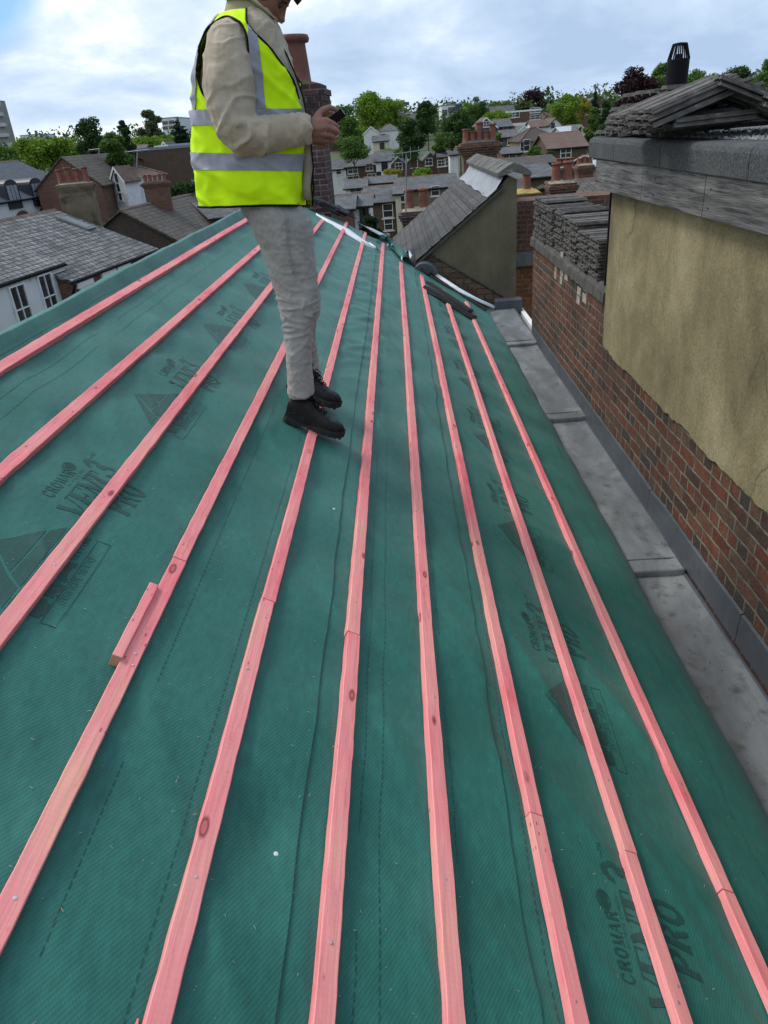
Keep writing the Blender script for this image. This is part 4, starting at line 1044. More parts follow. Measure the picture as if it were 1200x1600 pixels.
# --- head geometry in its own frame: f = facing, u = up the face, Y = sideways
hp = R_(50); HF = Vector((math.cos(hp), 0, -math.sin(hp))); HU = Vector((math.sin(hp), 0, math.cos(hp))); HC = Vector((-0.447, YM+0.02, 0.522))
def H3(f, y, u): return HC+HF*f+Vector((0, y, 0))+HU*u
def head_mesh(q):
    rows = []; n = 40
    # slices along the face axis from chin (-.125) to crown (+.125)
    data = [(-.122,.035,.016,.052),(-.112,.055,.034,.045),(-.098,.068,.046,.036),(-.080,.075,.053,.022),(-.060,.079,.059,.010),(-.040,.082,.064,.002),(-.020,.085,.068,-.002),(0,.087,.071,-.004),(.02,.088,.073,-.006),(.045,.088,.075,-.008),(.07,.083,.073,-.010),(.092,.071,.064,-.014),(.108,.053,.05,-.018),(.12,.028,.028,-.02)]
    for u, rf, ry, cf in data:
        ring = []
        for k in range(n):
            a = 2*math.pi*k/n; ca, sa = math.cos(a), math.sin(a)
            f = rf*ca+cf; y = ry*sa
            front = max(0, ca)
            # brow, sockets, cheekbones, lips, chin on the front half
            g = lambda yy, uu, sy, su, am: am*math.exp(-((y-yy)/sy)**2-((u-uu)/su)**2)*(front > 0)
            f += g(0,.022,.05,.010,.005)+g(.032,.002,.014,.010,-.009)+g(-.032,.002,.014,.010,-.009)+g(.045,-.02,.016,.016,.005)+g(-.045,-.02,.016,.016,.005)
            f += g(0,-.052,.022,.010,.008)+g(0,-.070,.020,.007,.007)+g(0,-.061,.024,.003,-.004)+g(0,-.100,.018,.012,.008)
            ring.append(H3(f, y, u))
        rows.append(ring)
    # resample finer rows for the features
    fine = []
    for a, b in zip(rows, rows[1:]):
        for t in (0, .34, .67): fine.append([p.lerp(r2, t) for p, r2 in zip(a, b)])
    fine.append(rows[-1]); q.rings(fine)
    # nose
    q.rings([[H3(f+.0, y, u) for f, y, u in sec] for sec in (
        [(.070,-.008,.024),(.082,0,.024),(.070,.008,.024),(.06,0,.024)],
        [(.072,-.010,.006),(.095,0,.004),(.072,.010,.006),(.06,0,.006)],
        [(.074,-.013,-.014),(.108,0,-.018),(.074,.013,-.014),(.06,0,-.014)],
        [(.074,-.018,-.028),(.114,-.004,-.031),(.114,.004,-.031),(.074,.018,-.028)],
        [(.074,-.014,-.038),(.100,-.004,-.040),(.100,.004,-.040),(.074,.014,-.038)])])
    # lips
    q.tube([H3(.078,-.022,-.058), H3(.092,-.008,-.054), H3(.094,0,-.055), H3(.092,.008,-.054), H3(.078,.022,-.058)], [.003,.006,.006,.006,.003], 8)
    q.tube([H3(.076,-.020,-.063), H3(.089,-.006,-.068), H3(.090,0,-.069), H3(.089,.006,-.068), H3(.076,.020,-.063)], [.003,.006,.007,.006,.003], 8)
    for sgn in (-1, 1):        # ears
        q.rings([[H3(-.012+df*1.0-abs(t)*.0, sgn*(.070+yo), .002+t) for df, yo in ((-.022*w2,.010),(-.010,.016),(.012*w2,.006),(.010,-.004),(-.016,-.004))] for t, w2 in ((-.032,.4),(-.018,.8),(.0,1.1),(.018,1.2),(.030,.7))])
# --- hands
def hand(q, near):
    def P(px, py, Y): return W_(px, py, Y if near else 2*YH-Y)
    YH = 3.40; dz = 0 if near else 6
    def T(pts, r): q.tube([P(x, y+dz, Y) for x, y, Y in pts], r, 10)
    wr = (478, 203, 3.262)
    # metacarpals fan out from the wrist
    T([wr, (490,192,3.268), (500,181,3.285)], [.026,.020,.015])
    T([wr, (497,193,3.262), (513,189,3.272)], [.026,.022,.0155])
    T([wr, (496,201,3.255), (513,199,3.262)], [.027,.022,.0155])
    T([wr, (494,208,3.258), (510,209,3.263)], [.027,.021,.015])
    T([wr, (491,214,3.265), (504,217,3.270)], [.026,.019,.0135])
    # thumb, from the side of the palm, lying over the screen
    T([(494,184,3.278), (503,173,3.295), (514,168,3.318), (522,170,3.338), (527,173,3.350)], [.0155,.0135,.0115,.0105,.0085])
    # four fingers folding under the back of the handset, unequal
    T([(512,189,3.272), (522,194,3.282), (527,199,3.305), (525,201,3.330), (521,199,3.350)], [.0115,.0105,.0098,.0088,.0075])
    T([(512,199,3.262), (523,203,3.275), (527,207,3.302), (524,209,3.334), (519,206,3.358)], [.012,.0108,.010,.009,.0078])
    T([(509,209,3.263), (519,213,3.277), (522,216,3.302), (518,216,3.332), (514,213,3.354)], [.0115,.0104,.0096,.0088,.0074])
    T([(503,217,3.270), (511,221,3.283), (513,223,3.302), (510,223,3.326), (507,220,3.342)], [.010,.009,.0082,.0075,.0064])
bq = MB()
head_mesh(bq)
bq.tube([H3(-.035,0,-.03), W_(398,20,YM+.01), W_(388,38,YM), W_(384,60,YM)], [.058,.060,.068,.08], 16)
bq.rings(torso_rings(-0.035, n=24)[::-1])
hand(bq, True); hand(bq, False)
for side in (-1, 1):       # bare arms and legs inside the clothes
    d = 0.0 if side < 0 else 0
    def ym(y): return y if side < 0 else 2*YM-y
    bq.tube([W_(358,62,ym(3.24)), W_(362,140,ym(3.19)), W_(374,222,ym(3.17)), W_(425,212,ym(3.21)), W_(478,203,3.262 if side < 0 else 2*3.40-3.262)], [.055,.048,.042,.036,.026], 12)
bq.tube([W_(430,300,3.34), W_(455,420,3.33), W_(467,490,3.30), W_(466,560,3.26), W_(466,606,3.25)], [.10,.078,.058,.046,.030], 12)
bq.tube([W_(436,300,3.52), W_(462,400,3.60), W_(474,470,3.66), W_(480,530,3.70), W_(482,570,3.73)], [.10,.075,.058,.044,.028], 12)
body = voxel(bq, 'body', SKIN, man, 0.0036, None, 3)
# eyes and brows
q = MB()
for s in (-1, 1): q.tube([H3(.066, s*.018, .018), H3(.080, s*.030, .021), H3(.066, s*.050, .016)], [.002,.0042,.002], 6)
q.build_parts('eyebrow', HAIR, man, smooth=True)
q = MB()
for s in (-1, 1): q.lathe(H3(.070, s*.032, .001), [(0.002,-.006),(.010,-.003),(.012,.001),(.009,.005),(.003,.007)], 12, HF)
q.build_parts('eye', simple('eye', (0.03,0.022,0.018), 0.35, 0.1), man, smooth=True)
# hair: cap following the skull with an overhanging fringe
q = MB(); rows = []
for u, rf, ry, cf in [(-.045,.070,.070,-.022),(-.02,.086,.077,-.016),(.0,.093,.080,-.014),(.03,.098,.083,-.010),(.06,.098,.083,-.006),(.09,.088,.076,-.006),(.112,.068,.060,-.008),(.128,.038,.036,-.010)]:
    ring = []
    for k in range(48):
        a = 2*math.pi*k/48; ca, sa = math.cos(a), math.sin(a)
        rr_ = 1+0.05*noise.noise(Vector((a*5, u*40, 0)))
        f = rf*ca*rr_+cf; y = ry*sa*rr_
        if ca > 0.25 and u < .05: f = min(f, -0.0+0.03)       # face left open
        if ca > 0.25 and .05 <= u: f += 0.012
        ring.append(H3(f, y, u))
    rows.append(ring)
q.rings(rows)
rr = random.Random(2)
for k in range(90):
    y = rr.uniform(-.058, .058); q.tube([H3(.060+.02*(1-abs(y)/.06), y, .085), H3(.088+.02*(1-abs(y)/.06), y*1.02, .068), H3(.092+.010*(1-abs(y)/.06)+rr.uniform(0,.006), y*1.05+rr.uniform(-.006,.006), .056+rr.uniform(-.008,.012))], [.008,.006,.003], 5)
q.build('hair', HAIR, man, smooth=True)
# --- fleece
fq = MB()
rows = [(304,330,468,YM,.18)]+TOR[1:]
fq.rings([pxring(py, l+3, r-2, Yc, ry-0.006, sq=2.3, n=36) for py, l, r, Yc, ry in rows])
for side in (-1, 1):
    def ym(y): return y if side < 0 else 2*YM-y
    wy = 3.262 if side < 0 else 2*3.40-3.262
    fq.tube([W_(372,48,ym(3.33)), W_(360,62,ym(3.265)), W_(357,95,ym(3.22)), W_(358,135,ym(3.19)), W_(363,172,ym(3.18)), W_(369,198,ym(3.175)), W_(381,210,ym(3.18)), W_(405,211,ym(3.19)), W_(435,207,ym(3.215)), W_(462,204,ym(3.245) if side < 0 else wy), W_(482,202,wy)],
            [.055,.080,.092,.096,.090,.080,.076,.068,.060,.055,.049], 20)
def wr_sleeve(co):
    d = 0.003*noise.noise(co*7)
    r = 1-abs(noise.noise(Vector((co.x*9+co.z*4, co.y*9, co.z*15-co.x*5))))
    e = math.exp(-((co.x+0.56)/0.12)**2-((co.z-0.03)/0.13)**2)
    c = math.exp(-((co.x+0.36)/0.06)**2)*(abs(co.z-0.03) < 0.12)
    d += (0.004+0.009*e)*max(0, r-0.76)/0.24
    r2 = 1-abs(noise.noise(Vector((co.x*30+co.z*6, co.y*12, co.z*10))))
    d += (0.001+0.006*c+0.003*e)*max(0, r2-0.70)/0.3
    r3 = 1-abs(noise.noise(co*24)); d += 0.0015*max(0, r3-0.8)/0.2
    return d
voxel(fq, 'fleece', FLEECE, man, 0.0052, wr_sleeve, 3)
# cuffs
q = MB()
for side in (-1, 1):
    wy = 3.262 if side < 0 else 2*3.40-3.262
    A, B = W_(477,202,wy), W_(486,201.5,wy); d = (B-A)
    q.tube([A-d*0.9, A-d*0.4, A, A+d*.35, A+d*.7, B+d*.1], [.051,.054,.0535,.0545,.052,.047], 24)
q.build_parts('cuff', FLEECE, man, smooth=True)
# turned up collar with a pointed front tip
q = MB(); n = 34; rows = []
base_c = W_(390,46,YM); top_c = W_(396,2,YM+.01)
for lv in range(7):
    t = lv/6; row = []
    for k in range(n+1):
        a = R_(40)+(2*math.pi-R_(80))*k/n            # open at the front
        rx = .104-.008*t; ry = .100-.010*t
        fr = max(0, math.cos(a))
        bx = base_c.lerp(top_c, t)
        x = bx.x+rx*math.cos(a)+0.012*fr*t; y = bx.y+ry*math.sin(a)
        z = bx.z-0.030*math.cos(a)*(1-t*0.2)-0.012*fr-0.050*fr*(t)+0.012*math.sin(a*3)*t*0.3
        row.append(Vector((x, y, z)))
    rows.append(row)
lastr = [p+Vector((math.cos(R_(40)+(2*math.pi-R_(80))*k/n)*0.014, math.sin(R_(40)+(2*math.pi-R_(80))*k/n)*.014, -0.012)) for k, p in enumerate(rows[-1])]
rows.append(lastr)
q.rings(rows, cap=False, closed=False)
o = q.build('collar', FLEECEC, man, smooth=True); o.modifiers.new('t', 'SOLIDIFY').thickness = 0.007
# zip placket hanging open at the front
q = MB(); rows = []
for (px, py, dy) in ((415,50,0),(430,62,0),(445,85,0),(458,115,0),(470,150,0),(479,190,0),(484,230,0),(487,262,0),(484,290,0),(486,312,0)):
    P = W_(px, py, YM-0.075); rows.append([P+Vector((-.030,-.018,0)), P+Vector((0.002,-.012,0)), P+Vector((.004,.010,0)), P+Vector((-.02,.02,0))])
q.rings(rows); q.build('zip_placket', simple('placket cloth', (0.30,0.26,0.20), 0.85, 0.2, 20), man, smooth=True)
q = MB(); q.tube([W_(px+1.5, py, YM-0.085) for px, py in ((431,60),(446,84),(459,114),(471,149),(480,190),(485,230),(488,262),(485,290),(487,312))], 0.0035, 6); q.build('zip', BLK, man)
# --- vest
def vest_row(t):
    k = t*(len(TOR)-1); i = min(int(k), len(TOR)-2); f = k-i
    return tuple(TOR[i][j]+(TOR[i+1][j]-TOR[i][j])*f for j in range(5))
def vpt(a, t, grow=0.016):
    py, l, r, Yc, ry = vest_row(t)
    A = W_(l, py, Yc); B = W_(r, py, Yc); c = (A+B)/2; rx = (B.x-A.x)/2+grow
    ca, sa = math.cos(a), math.sin(a); sq = 2.35
    x = rx*math.copysign(abs(ca)**(2/sq), ca); y = (ry+grow)*math.copysign(abs(sa)**(2/sq), sa)
    fl = max(0, 0.22-t)/0.22                                   # lower hem flares and ripples
    rip = 0.011*fl*math.sin(a*7+1)+0.004*math.sin(a*5+t*9)*(1-t)
    P = Vector((c.x+x*(1+0.0*fl), c.y+y, c.z-x*0.10*min(1, max(0, 1.25-1.6*t))))
    nrm_ = Vector((ca/rx, sa/(ry+grow), 0)).normalized()
    cr = 1-abs(noise.noise(Vector((P.x*5, P.y*5, P.z*9+P.x*4))))
    c2 = 1-abs(noise.noise(Vector((P.x*11+P.z*3, P.y*11, P.z*5))))
    c3 = 1-abs(noise.noise(Vector((P.x*9-P.z*7, P.y*9, P.z*12+P.x*7))))
    P += nrm_*(rip+0.008*max(0, cr-0.78)/0.22+0.005*max(0, c2-0.72)/0.28*(1.15-t)+0.004*max(0, c3-0.80)/0.2)
    P.z -= 0.020*fl*(0.5+0.5*math.sin(a*2+0.6))
    return P
def armhole(a, t):
    """inside the sleeve opening?  a measured from the front; -Y side = 270 deg, +Y side = 90 deg"""
    for c in (R_(248), R_(112)):
        d = (a-c+math.pi) % (2*math.pi)-math.pi
        d *= (1 if c > 3 else -1)
        w_ = R_(32)
        tt = (t-0.64)/0.245
        if abs(tt) < 1 and abs(d) < w_*math.sqrt(1-tt*tt): return True
    return False
NA, NT = 150, 110
q = MB(); vid = {}
tmax = 0.97
def nopen(t):
    P = [(0,7),(.30,9),(.44,22),(.56,44),(.72,72),(.80,80),(1,84)]
    for (a, x), (b, y) in zip(P, P[1:]):
        if t <= b: return R_(x+(y-x)*(t-a)/(b-a))
    return R_(84)
def inneck(a, t):
    d = (a+math.pi) % (2*math.pi)-math.pi
    return abs(d) < nopen(t)          # open front, widening to the neck
for i in range(NA):
    for j in range(NT):
        a = 2*math.pi*(i+.5)/NA; t = tmax*(j+.5)/NT
        if armhole(a, t) or inneck(a, t): continue
        idx = []
        for di, dj in ((0,0),(1,0),(1,1),(0,1)):
            key = ((i+di) % NA, j+dj)
            if key not in vid: vid[key] = len(q.v); q.v.append(vpt(2*math.pi*key[0]/NA, tmax*key[1]/NT))
            idx.append(vid[key])
        q.f.append(tuple(idx))
vest = q.build('vest', VEST, man, smooth=True)
md = vest.modifiers.new('s', 'SMOOTH'); md.iterations = 2; md.factor = 0.4
vest.modifiers.new('t', 'SOLIDIFY').thickness = 0.003; vest.modifiers['t'].offset = -1
def band(name, fn, mat, grow=0.020, na=200, nt=160):
    """grid cells of the vest for which fn(a, t) holds, lifted just off the cloth"""
    q = MB(); vid = {}
    for i in range(na):
        for j in range(nt):
            a = 2*math.pi*(i+.5)/na; t = tmax*(j+.5)/nt
            if not fn(a, t) or armhole(a, t) or inneck(a, t): continue
            idx = []
            for di, dj in ((0,0),(1,0),(1,1),(0,1)):
                key = ((i+di) % na, j+dj)
                if key not in vid: vid[key] = len(q.v); q.v.append(vpt(2*math.pi*key[0]/na, tmax*key[1]/nt, grow))
                idx.append(vid[key])
            q.f.append(tuple(idx))
    o = q.build(name, mat, vest, smooth=True); md = o.modifiers.new('s', 'SMOOTH'); md.iterations = 1; md.factor = 0.4
    return o
def t_of_py(py):
    for i in range(len(TOR)-1):
        a, b = TOR[i][0], TOR[i+1][0]
        if b <= py <= a: return (i+(a-py)/(a-b))/(len(TOR)-1)
    return 0
t1a, t1b = t_of_py(262), t_of_py(237); t2a, t2b = t_of_py(196), t_of_py(172)
band('reflective_band', lambda a, t: t1a < t < t1b, REFL)
band('reflective_band', lambda a, t: t2a < t < t2b, REFL)
def vert(a, t):
    for c in (R_(286), R_(74), R_(146), R_(214)):
        d = (a-c+math.pi) % (2*math.pi)-math.pi
        if abs(d) < R_(6) and t >= t2b: return True
    return False
band('reflective_strap', vert, REFL, 0.021)
# dark piping: hem and armholes
q = MB(); q.tube([vpt(2*math.pi*k/120, 0.002, 0.017) for k in range(3, 118)], 0.0045, 6)
for c in (R_(248), R_(112)):
    pts = []
    for k in range(60):
        b = 2*math.pi*k/60; t = 0.64+0.245*math.cos(b); w_ = R_(32)
        pts.append(vpt(c+w_*math.sin(b)*(1 if c > 3 else -1), min(t, tmax), 0.017))
    pts.append(pts[0]); q.tube(pts, 0.0045, 6)
for s in (1, -1): q.tube([vpt(s*nopen(t), t, 0.017) for t in [tmax*k/30 for k in range(31)]], 0.004, 6)
q.build('piping', BLK, vest, smooth=True)
# --- trousers
tq = MB()
near = [(300,388,458,3.37,.125),(320,389,466,3.355,.122),(336,389,481,3.345,.130),(350,394,488,3.34,.128),(385,408,490,3.335,.115),(420,419,494,3.33,.105),(455,431,497,3.32,.094),(480,438,500,3.31,.088),(505,443,491,3.30,.080),(540,447,486,3.28,.074),(575,449,487,3.262,.072),(600,450,490,3.255,.072),(616,451,491,3.25,.070)]
tq.rings([pxring(py, l, r, Yc, ry, sq=2.1, n=26, tilt=(0.12 if py > 590 else 0)) for py, l, r, Yc, ry in near][::-1])
farl = [(300,392,458,3.47,.120),(345,404,482,3.52,.128),(380,420,488,3.56,.110),(420,434,491,3.60,.098),(455,444,495,3.64,.090),(490,450,494,3.67,.084),(530,458,493,3.70,.070),(565,461,497,3.72,.068),(590,464,500,3.73,.066)]
tq.rings([pxring(py, l, r, Yc, ry, sq=2.1, n=26) for py, l, r, Yc, ry in farl][::-1])
tq.rings([pxring(py, l, r, YM, ry, sq=2.3, n=30) for py, l, r, ry in ((345,392,483,.15),(325,380,470,.165),(305,372,458,.16),(280,366,452,.15))])
def wr_tr(co):
    return 0.8*wr_tr0(co)
def wr_tr0(co):
    d = 0.0025*noise.noise(co*7)
    r = 1-abs(noise.noise(Vector((co.x*9+co.z*5, co.y*9, co.z*26))))
    k = math.exp(-((co.z+0.70)/0.13)**2); a = math.exp(-((co.z+1.08)/0.07)**2); hp_ = math.exp(-((co.z+0.33)/0.12)**2)
    d += (0.0015+0.009*k+0.008*a+0.003*hp_)*max(0, r-0.74)/0.26
    w2 = noise.noise(co*3)*0.25
    r2 = 1-abs(noise.noise(Vector((co.x*10-co.z*6+w2*8, co.y*10, co.z*12+co.x*12))))
    d += (0.0035+0.004*k)*max(0, r2-0.82)/0.18
    r3 = 1-abs(noise.noise(Vector((co.x*22+co.z*10, co.y*22, co.z*30-co.x*14))))
    d += 0.0022*max(0, r3-0.78)/0.22
    return d
tr = voxel(tq, 'trousers', TROU, man, 0.0048, wr_tr, 2)
# side seam and knee patch stitching
q = MB()
for dx in (-.004, .004):
    q.tube([W_(px, py, Yc)+Vector((dx, 0, 0)) for px, py, Yc in ((448,325,3.205),(450,385,3.212),(460,430,3.218))], 0.0012, 4)
q.build('seam', simple('seam thread', (0.22,0.20,0.17), 0.9), man)
# --- boots
def boot(parent, heel, toe, yaw_extra, up, label=None):
    d = (toe-heel); L = d.length; fx = d.normalized(); fy = up.cross(fx).normalized(); fz = fx.cross(fy)
    sc_ = L/0.305
    def B(x, y, z): return heel+(fx*x+fy*y+fz*z)*sc_
    def outline(x):   # half widths of the sole
        pts = [(0,.020),(.015,.033),(.06,.037),(.12,.034),(.18,.043),(.235,.050),(.27,.046),(.295,.032),(.305,.012)]
        for (a, wa), (b, wb) in zip(pts, pts[1:]):
            if a <= x <= b: return wa+(wb-wa)*(x-a)/(b-a)
        return .01
    root = empty('boot', heel, label, None); root.parent = parent; root.location = heel-origin(parent)
    q = MB(); n = 40; xs = [.305*k/n for k in range(n+1)]
    rows = []
    for x in xs:
        w2 = outline(x)*1.04; hb = 0.0 if (x < .085 or x > .125) else 0.007; toe_up = 0.010*max(0, (x-.24)/.065)**1.5
        rows.append([B(x, -w2, hb+toe_up), B(x, w2, hb+toe_up), B(x, w2*1.02, .022+toe_up), B(x, w2*0.99, .030+toe_up*0.8), B(x, -w2*0.99, .030+toe_up*.8), B(x, -w2*1.02, .022+toe_up)])
    q.rings(rows)
    for k in range(13):      # tread cleats
        x = .012+k*.0225
        if .085 < x < .125: continue
        w2 = outline(x)
        for s in (-1, 1): q.rings([[B(x+dx, s*(w2*1.045), z), B(x+dx, s*(w2*.55), z), B(x+dx, s*w2*.55, z-.004) , B(x+dx, s*w2*1.045, z-.004)] for dx, z in ((0,.004),(.012,.004))])
    q.build('sole', SOLE, root)
    q = MB()
    up_ = [(0.004,.024,.110),(.02,.033,.124),(.05,.038,.130),(.085,.041,.142),(.112,.041,.138),(.135,.040,.122),(.16,.042,.106),(.19,.045,.090),(.22,.047,.075),(.25,.046,.072),(.272,.041,.066),(.29,.030,.054),(.300,.016,.042)]
    rows = []
    for x, w2, h in up_:
        r_ = []
        for k in range(18):
            a = math.pi*k/17; ca = math.cos(a); sa = math.sin(a)
            r_.append(B(x, w2*math.copysign(abs(ca)**.75, ca), .024+(h-.024)*sa**(0.6 if x > .12 else .42)))
        rows.append(r_)
    q.rings(rows)
    q.tube([B(.012+.085*0.5-.0, 0, .125), B(.052, 0, .150)], [.046*sc_, .044*sc_], 20)
    voxel(q, 'upper', BOOT, root, 0.0035, lambda co: 0.0008*noise.noise(co*60), 4)
    q = MB()  # padded collar, seams
    q.tube([B(.056+.047*math.cos(a), .043*math.sin(a), .146+.004*math.cos(a)) for a in [2*math.pi*k/24 for k in range(25)]], .0075*sc_, 8)
    q.tube([B(.215, -.046, .03), B(.212, -.040, .055), B(.208, -.018, .078), B(.208, 0, .081), B(.208, .018, .078), B(.212, .040, .055), B(.215, .046, .03)], .0014, 5)
    q.tube([B(.02, -.036, .055), B(.06, -.041, .06), B(.11, -.042, .075), B(.15, -.032, .092)], .0013, 5)
    q.build('collar_pad', BOOT, root, smooth=True)
    q = MB()
    for k in range(5):
        x = .106+k*.018; z = .143-k*.0112; wv = .018
        q.tube([B(x, -wv-.006, z-.010), B(x+.004, -wv*.5, z+.002), B(x+.012, wv*.5, z+.001), B(x+.016, wv+.006, z-.012)], .0026*sc_, 6)
        q.tube([B(x+.012, -wv-.006, z-.014), B(x+.010, -wv*.5, z-.001), B(x+.004, wv*.5, z+.002), B(x, wv+.006, z-.010)], .0026*sc_, 6)
    for s in (-1, 1):
        q.tube([B(.114, 0, .134), B(.128, s*.02, .148), B(.150, s*.034, .130), B(.150, s*.030, .116), B(.125, s*.012, .126)], .0024*sc_, 6)
        q.tube([B(.116, 0, .134), B(.135, s*.028, .128), B(.165, s*.040, .105)], .0024*sc_, 6)
    q.tube([B(.112,-.012,.132), B(.108,-.008,.158), B(.104,.0,.168), B(.106,.010,.156), B(.112,.012,.132)], .006*sc_, 6)
    q.build('laces', BLK, root, smooth=True)
    q = MB()
    for k in range(4):
        for s in (-1, 1): q.lathe(B(.112+k*.020, s*.027, .112-k*.010), [(.0045,0),(.0045,.0016),(.002,.002)], 10, fz+fy*s*.9)
    q.build_parts('eyelet', STEEL, root)
hs, hy = 0.045, 3.215
nh = RP(0.050, 3.235, 0.008); ntp = RP(0.352, 3.30, 0.030)
a_, b_ = roof(443, 655, HM-0.004); nh = RP(a_, b_, 0.004); a_, b_ = roof(537, 684, HM-0.052); ntp = RP(a_, b_, 0.052)
boot(man, nh, ntp, 0, (NRM+Vector((0,0,0.25))).normalized())
a_, b_ = roof(463, 613, HM-0.004); fh = RP(a_, b_, 0.004); a_, b_ = roof(531, 639, HM-0.052); ft = RP(a_, b_, 0.052)
fh = ft-(ft-fh).normalized()*0.315
boot(man, fh, ft, 0, (NRM+Vector((0,0,0.25))).normalized())
# --- the phone he holds
pA, pB = W_(505,199,3.40), W_(536.5,175,3.40)
d = (pB-pA).normalized(); L = 0.146; cen = pB-d*(L/2); c = Matrix.Rotation(R_(-20), 3, d) @ Vector((0,1,0)); c = c if c.z < 0 else Matrix.Rotation(R_(20), 3, d) @ Vector((0,1,0)); nn = d.cross(c); nn = -nn if nn.z < 0 else nn
rot = Matrix((d, c, nn)).transposed()
ph = empty('phone', cen, 'dark mobile phone with a bright screen held in both hands of the man', 'phone')
q = MB(); q.box(cen, (L, 0.072, 0.0085), rot); q.build('case', BLK, ph, bevel=0.0015)
q = MB(); q.box(cen+nn*0.0045, (L*0.97, 0.068, 0.0008), rot); q.build('screen', simple('pale phone glass', (0.55,0.58,0.60), 0.1, 0.05), ph)
q = MB(); q.box(cen+d*(L/2+0.0002), (0.0006, 0.060, 0.007), rot); q.build('edge_trim', simple('silver edge', (0.6,0.62,0.64), 0.25, 0.05, metal=0.5), ph)
# ================================================================== GROUND
def gz(x, y):
    r = math.hypot(x, y); P = [(0,-11),(80,-11),(115,-8.5),(150,-5.5),(200,-2.5),(260,-0.5),(420,2),(900,2),(5000,4)]
    for (a, za), (b, zb) in zip(P, P[1:]):
        if r <= b: return za+(zb-za)*(r-a)/(b-a)
    return 4
q = MB(); rows = []
rad = [0,20,40,60,80,95,115,130,150,175,200,230,260,320,420,600,900,1800,4500]
for r in rad: rows.append([Vector((r*math.sin(a), r*math.cos(a), gz(0, r)+0.6*noise.noise(Vector((r*math.sin(a)*.03, r*math.cos(a)*.03, 0))))) for a in [2*math.pi*k/96 for k in range(96)]])
q.rings(rows[1:], cap=False); b = len(q.v); q.v.append(Vector((0,0,-11))); q.f += [(b, (k+1) % 96, k) for k in range(96)]
tag(q.build('ground', GRASS, smooth=True), kind='structure')
q = MB(); q.poly([(-13.2,-5,-10.9),(-6.5,-5,-10.9),(0.5,72,-10.9),(-6.2,72,-10.9)]); tag(q.build('road', ASPH), kind='structure')
q = MB(); q.bb(-3.1, -1.5, -11, XW, 10.0, -2.62); q.bb(XW+0.004, -1.5, -11, 5.1, 8.5, -6.0); tag(q.build('house_wall', BRICKR), 'brick walls of the house below the green roof', 'house wall')

